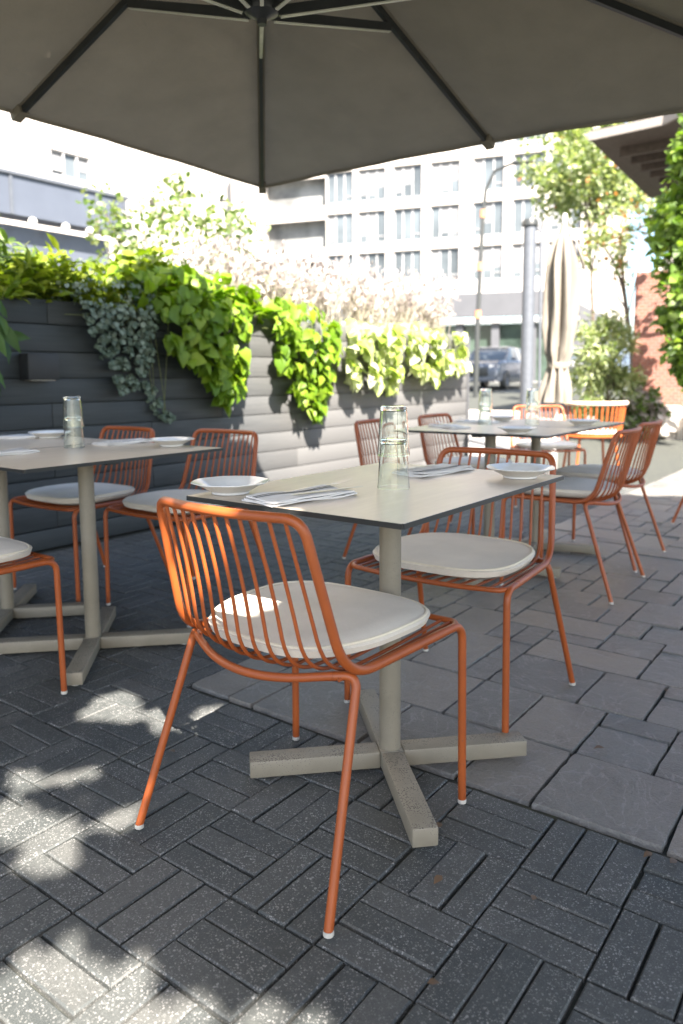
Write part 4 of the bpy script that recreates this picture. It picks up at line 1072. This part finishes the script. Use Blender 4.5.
# ------------------------------------------------------------------ orange slatted armchair far behind
r = empty('slatted_armchair', (-2.45,7.45,0), R(37), 'far orange armchair with a curved back of vertical slats, sunlit from above', 'armchair')
mb = MB(); pts = []
for k in range(15):
    a = R(200)+R(140)*k/14; pts.append((.32*math.cos(a), .30*math.sin(a), .765))
mb.tube(pts, .020, 8); mb.build('top_rail', plain('sunlit_rail',(.72,.56,.42),.6), r)  # pale colour carries the strong sunlight on the top rail
for k in range(15):
    a = R(200)+R(140)*k/14; mb = MB()
    mb.tube([(.31*math.cos(a), .29*math.sin(a), .755), (.27*math.cos(a), .25*math.sin(a), .44)], .010, 6); mb.build('slat', ORANGE, r)
mb = MB(); mb.lathe([(.001,.43),(.29,.43),(.31,.445),(.29,.46),(.001,.46)], 28); mb.build('seat', ORANGE, r)
mb = MB(); mb.lathe([(.001,.461),(.26,.461),(.285,.48),(.26,.50),(.001,.505)], 28); mb.build('cushion', PAD, r)
for a in (45,135,225,315):
    mb = MB(); mb.tube([(.24*math.cos(R(a)),.24*math.sin(R(a)),.435),(.31*math.cos(R(a)),.31*math.sin(R(a)),.0)], .013, 8); mb.build('leg', ORANGE, r)

# ------------------------------------------------------------------ unseen tree added beside the camera, leaf gaps shaped for sun patches
def lit(Gx, Gy):
    "ground points (traced along the sun) that the crown leaves open"
    spots = [(-1.90,1.37,.15,.06,20),(-2.0,1.45,.09,.035,60),(-1.63,1.50,.14,.075,70),(-1.60,.86,.14,.055,28),(-1.42,.845,.07,.05,10),(-1.76,.98,.05,.04,0),(-1.66,1.08,.035,.035,0),
             (-1.13,.665,.085,.05,20),(-1.02,.71,.07,.05,20),(-.88,.74,.04,.05,0),(-.775,.795,.02,.03,0),(-.70,.85,.025,.012,0),(-1.10,.55,.16,.05,0),(-.93,.62,.05,.04,0),
             (-1.42,1.02,.03,.05,0),(-2.02,1.98,.03,.02,0)]
    out = np.zeros(len(Gx), bool)
    wob = .5*np.sin(Gx*41+2)*np.cos(Gy*37)+.5*np.sin(Gx*83+Gy*61)
    for x, y, a, b_, rot in spots:
        c, s = math.cos(R(rot)), math.sin(R(rot)); dx, dy = Gx-x, Gy-y
        u, v = (dx*c+dy*s)/(a+.04), (-dx*s+dy*c)/(b_+.04)
        out |= (u*u+v*v) < (1+.25*wob)**2
    return out
def shade_zone(Gx, Gy):
    wob = .12*np.sin(Gx*5+1)+.10*np.sin(Gy*7)+.05*np.sin(Gx*19+Gy*13)
    z = (Gx > -5.28+wob*.6) & (Gx < 1.5) & (Gy > .1+wob) & (Gy < 6.55+.5*(Gx+2)+wob)
    z &= ~((Gx < -4.14+.03*np.sin(Gy*9)) & (Gy > 4.06+wob*.12+.773*(-4.12-Gx)))
    z |= (Gx > -4.5) & (Gx < -1.86) & (Gy > 1.56) & (Gy < 4.6)
    return z
n = 120000
G = np.c_[rng.uniform(-5.5,1.6,n), rng.uniform(0,7.2,n)]
hz = rng.uniform(2.95,3.5,n)
clump = .5+.5*np.sin(G[:,0]*2.1)*np.sin(G[:,1]*1.7+1); hz = hz+clump*.3
keep = shade_zone(G[:,0], G[:,1]) & ~lit(G[:,0], G[:,1])
G, hz = G[keep], hz[keep]; k = len(G)
S_ = np.array([SUN.x/SUN.z, SUN.y/SUN.z])
C = np.c_[G[:,0]+hz*S_[0], G[:,1]+hz*S_[1], hz]
tr = empty('added_shade_tree', (1.9,.2,0), 0, 'added unseen tree on the right, crown shaped to shade the tables and leave sun patches', 'tree')
sz = .075*rng.uniform(.7,1.2,k)
Nn = np.array(SUN)[None]+rng.normal(0,.45,(k,3))
D = rdir(k)
C = C - nrmz(np.cross(np.cross(Nn, D), Nn))*sz[:,None]*.5
leaves('crown', C-np.array(tr.location), np.cross(np.cross(Nn, D), Nn), Nn, sz, CROWNG, 'oval', 1.5, tr)
mb = MB(); mb.tube([(0,0,0),(.05,-.03,1.2),(-.1,.05,2.2),(-.4,.1,2.9),(-1.0,.4,3.3)], [.24,.19,.16,.13,.05], 12)
for a in range(9):
    q_ = Vector(C[rng.integers(0, k)])-Vector(tr.location); s_ = Vector((-.2,.07,rng.uniform(1.9,2.5)))
    mb.tube([s_, s_.lerp(q_, .5)+Vector((0,0,.4)), q_], [.09,.06,.02], 7)
mb.build('trunk', BARK, tr)

# fallen leaves on the paving
fl = [(-.585,1.02),(-.33,1.60),(-.93,1.50),(-.79,1.42),(-.60,2.02),(-.70,1.28),(-.52,1.32),(-.37,1.615),(-.55,2.52),(-1.55,1.3)]
for k, (x, y) in enumerate(fl):
    a = rng.uniform(0, 6.28)
    o = leaves('fallen_leaf', [(0,0,.006)], [(math.cos(a), math.sin(a), .05)], [(0.2,.1,1)], [rng.uniform(.016,.034)], DRY, 'lance', 2.2)
    o.location = (x, y, .002); tag(o, 'curled brown dry leaf lying on the shaded paving', 'leaf', 'dry leaves on the paving')
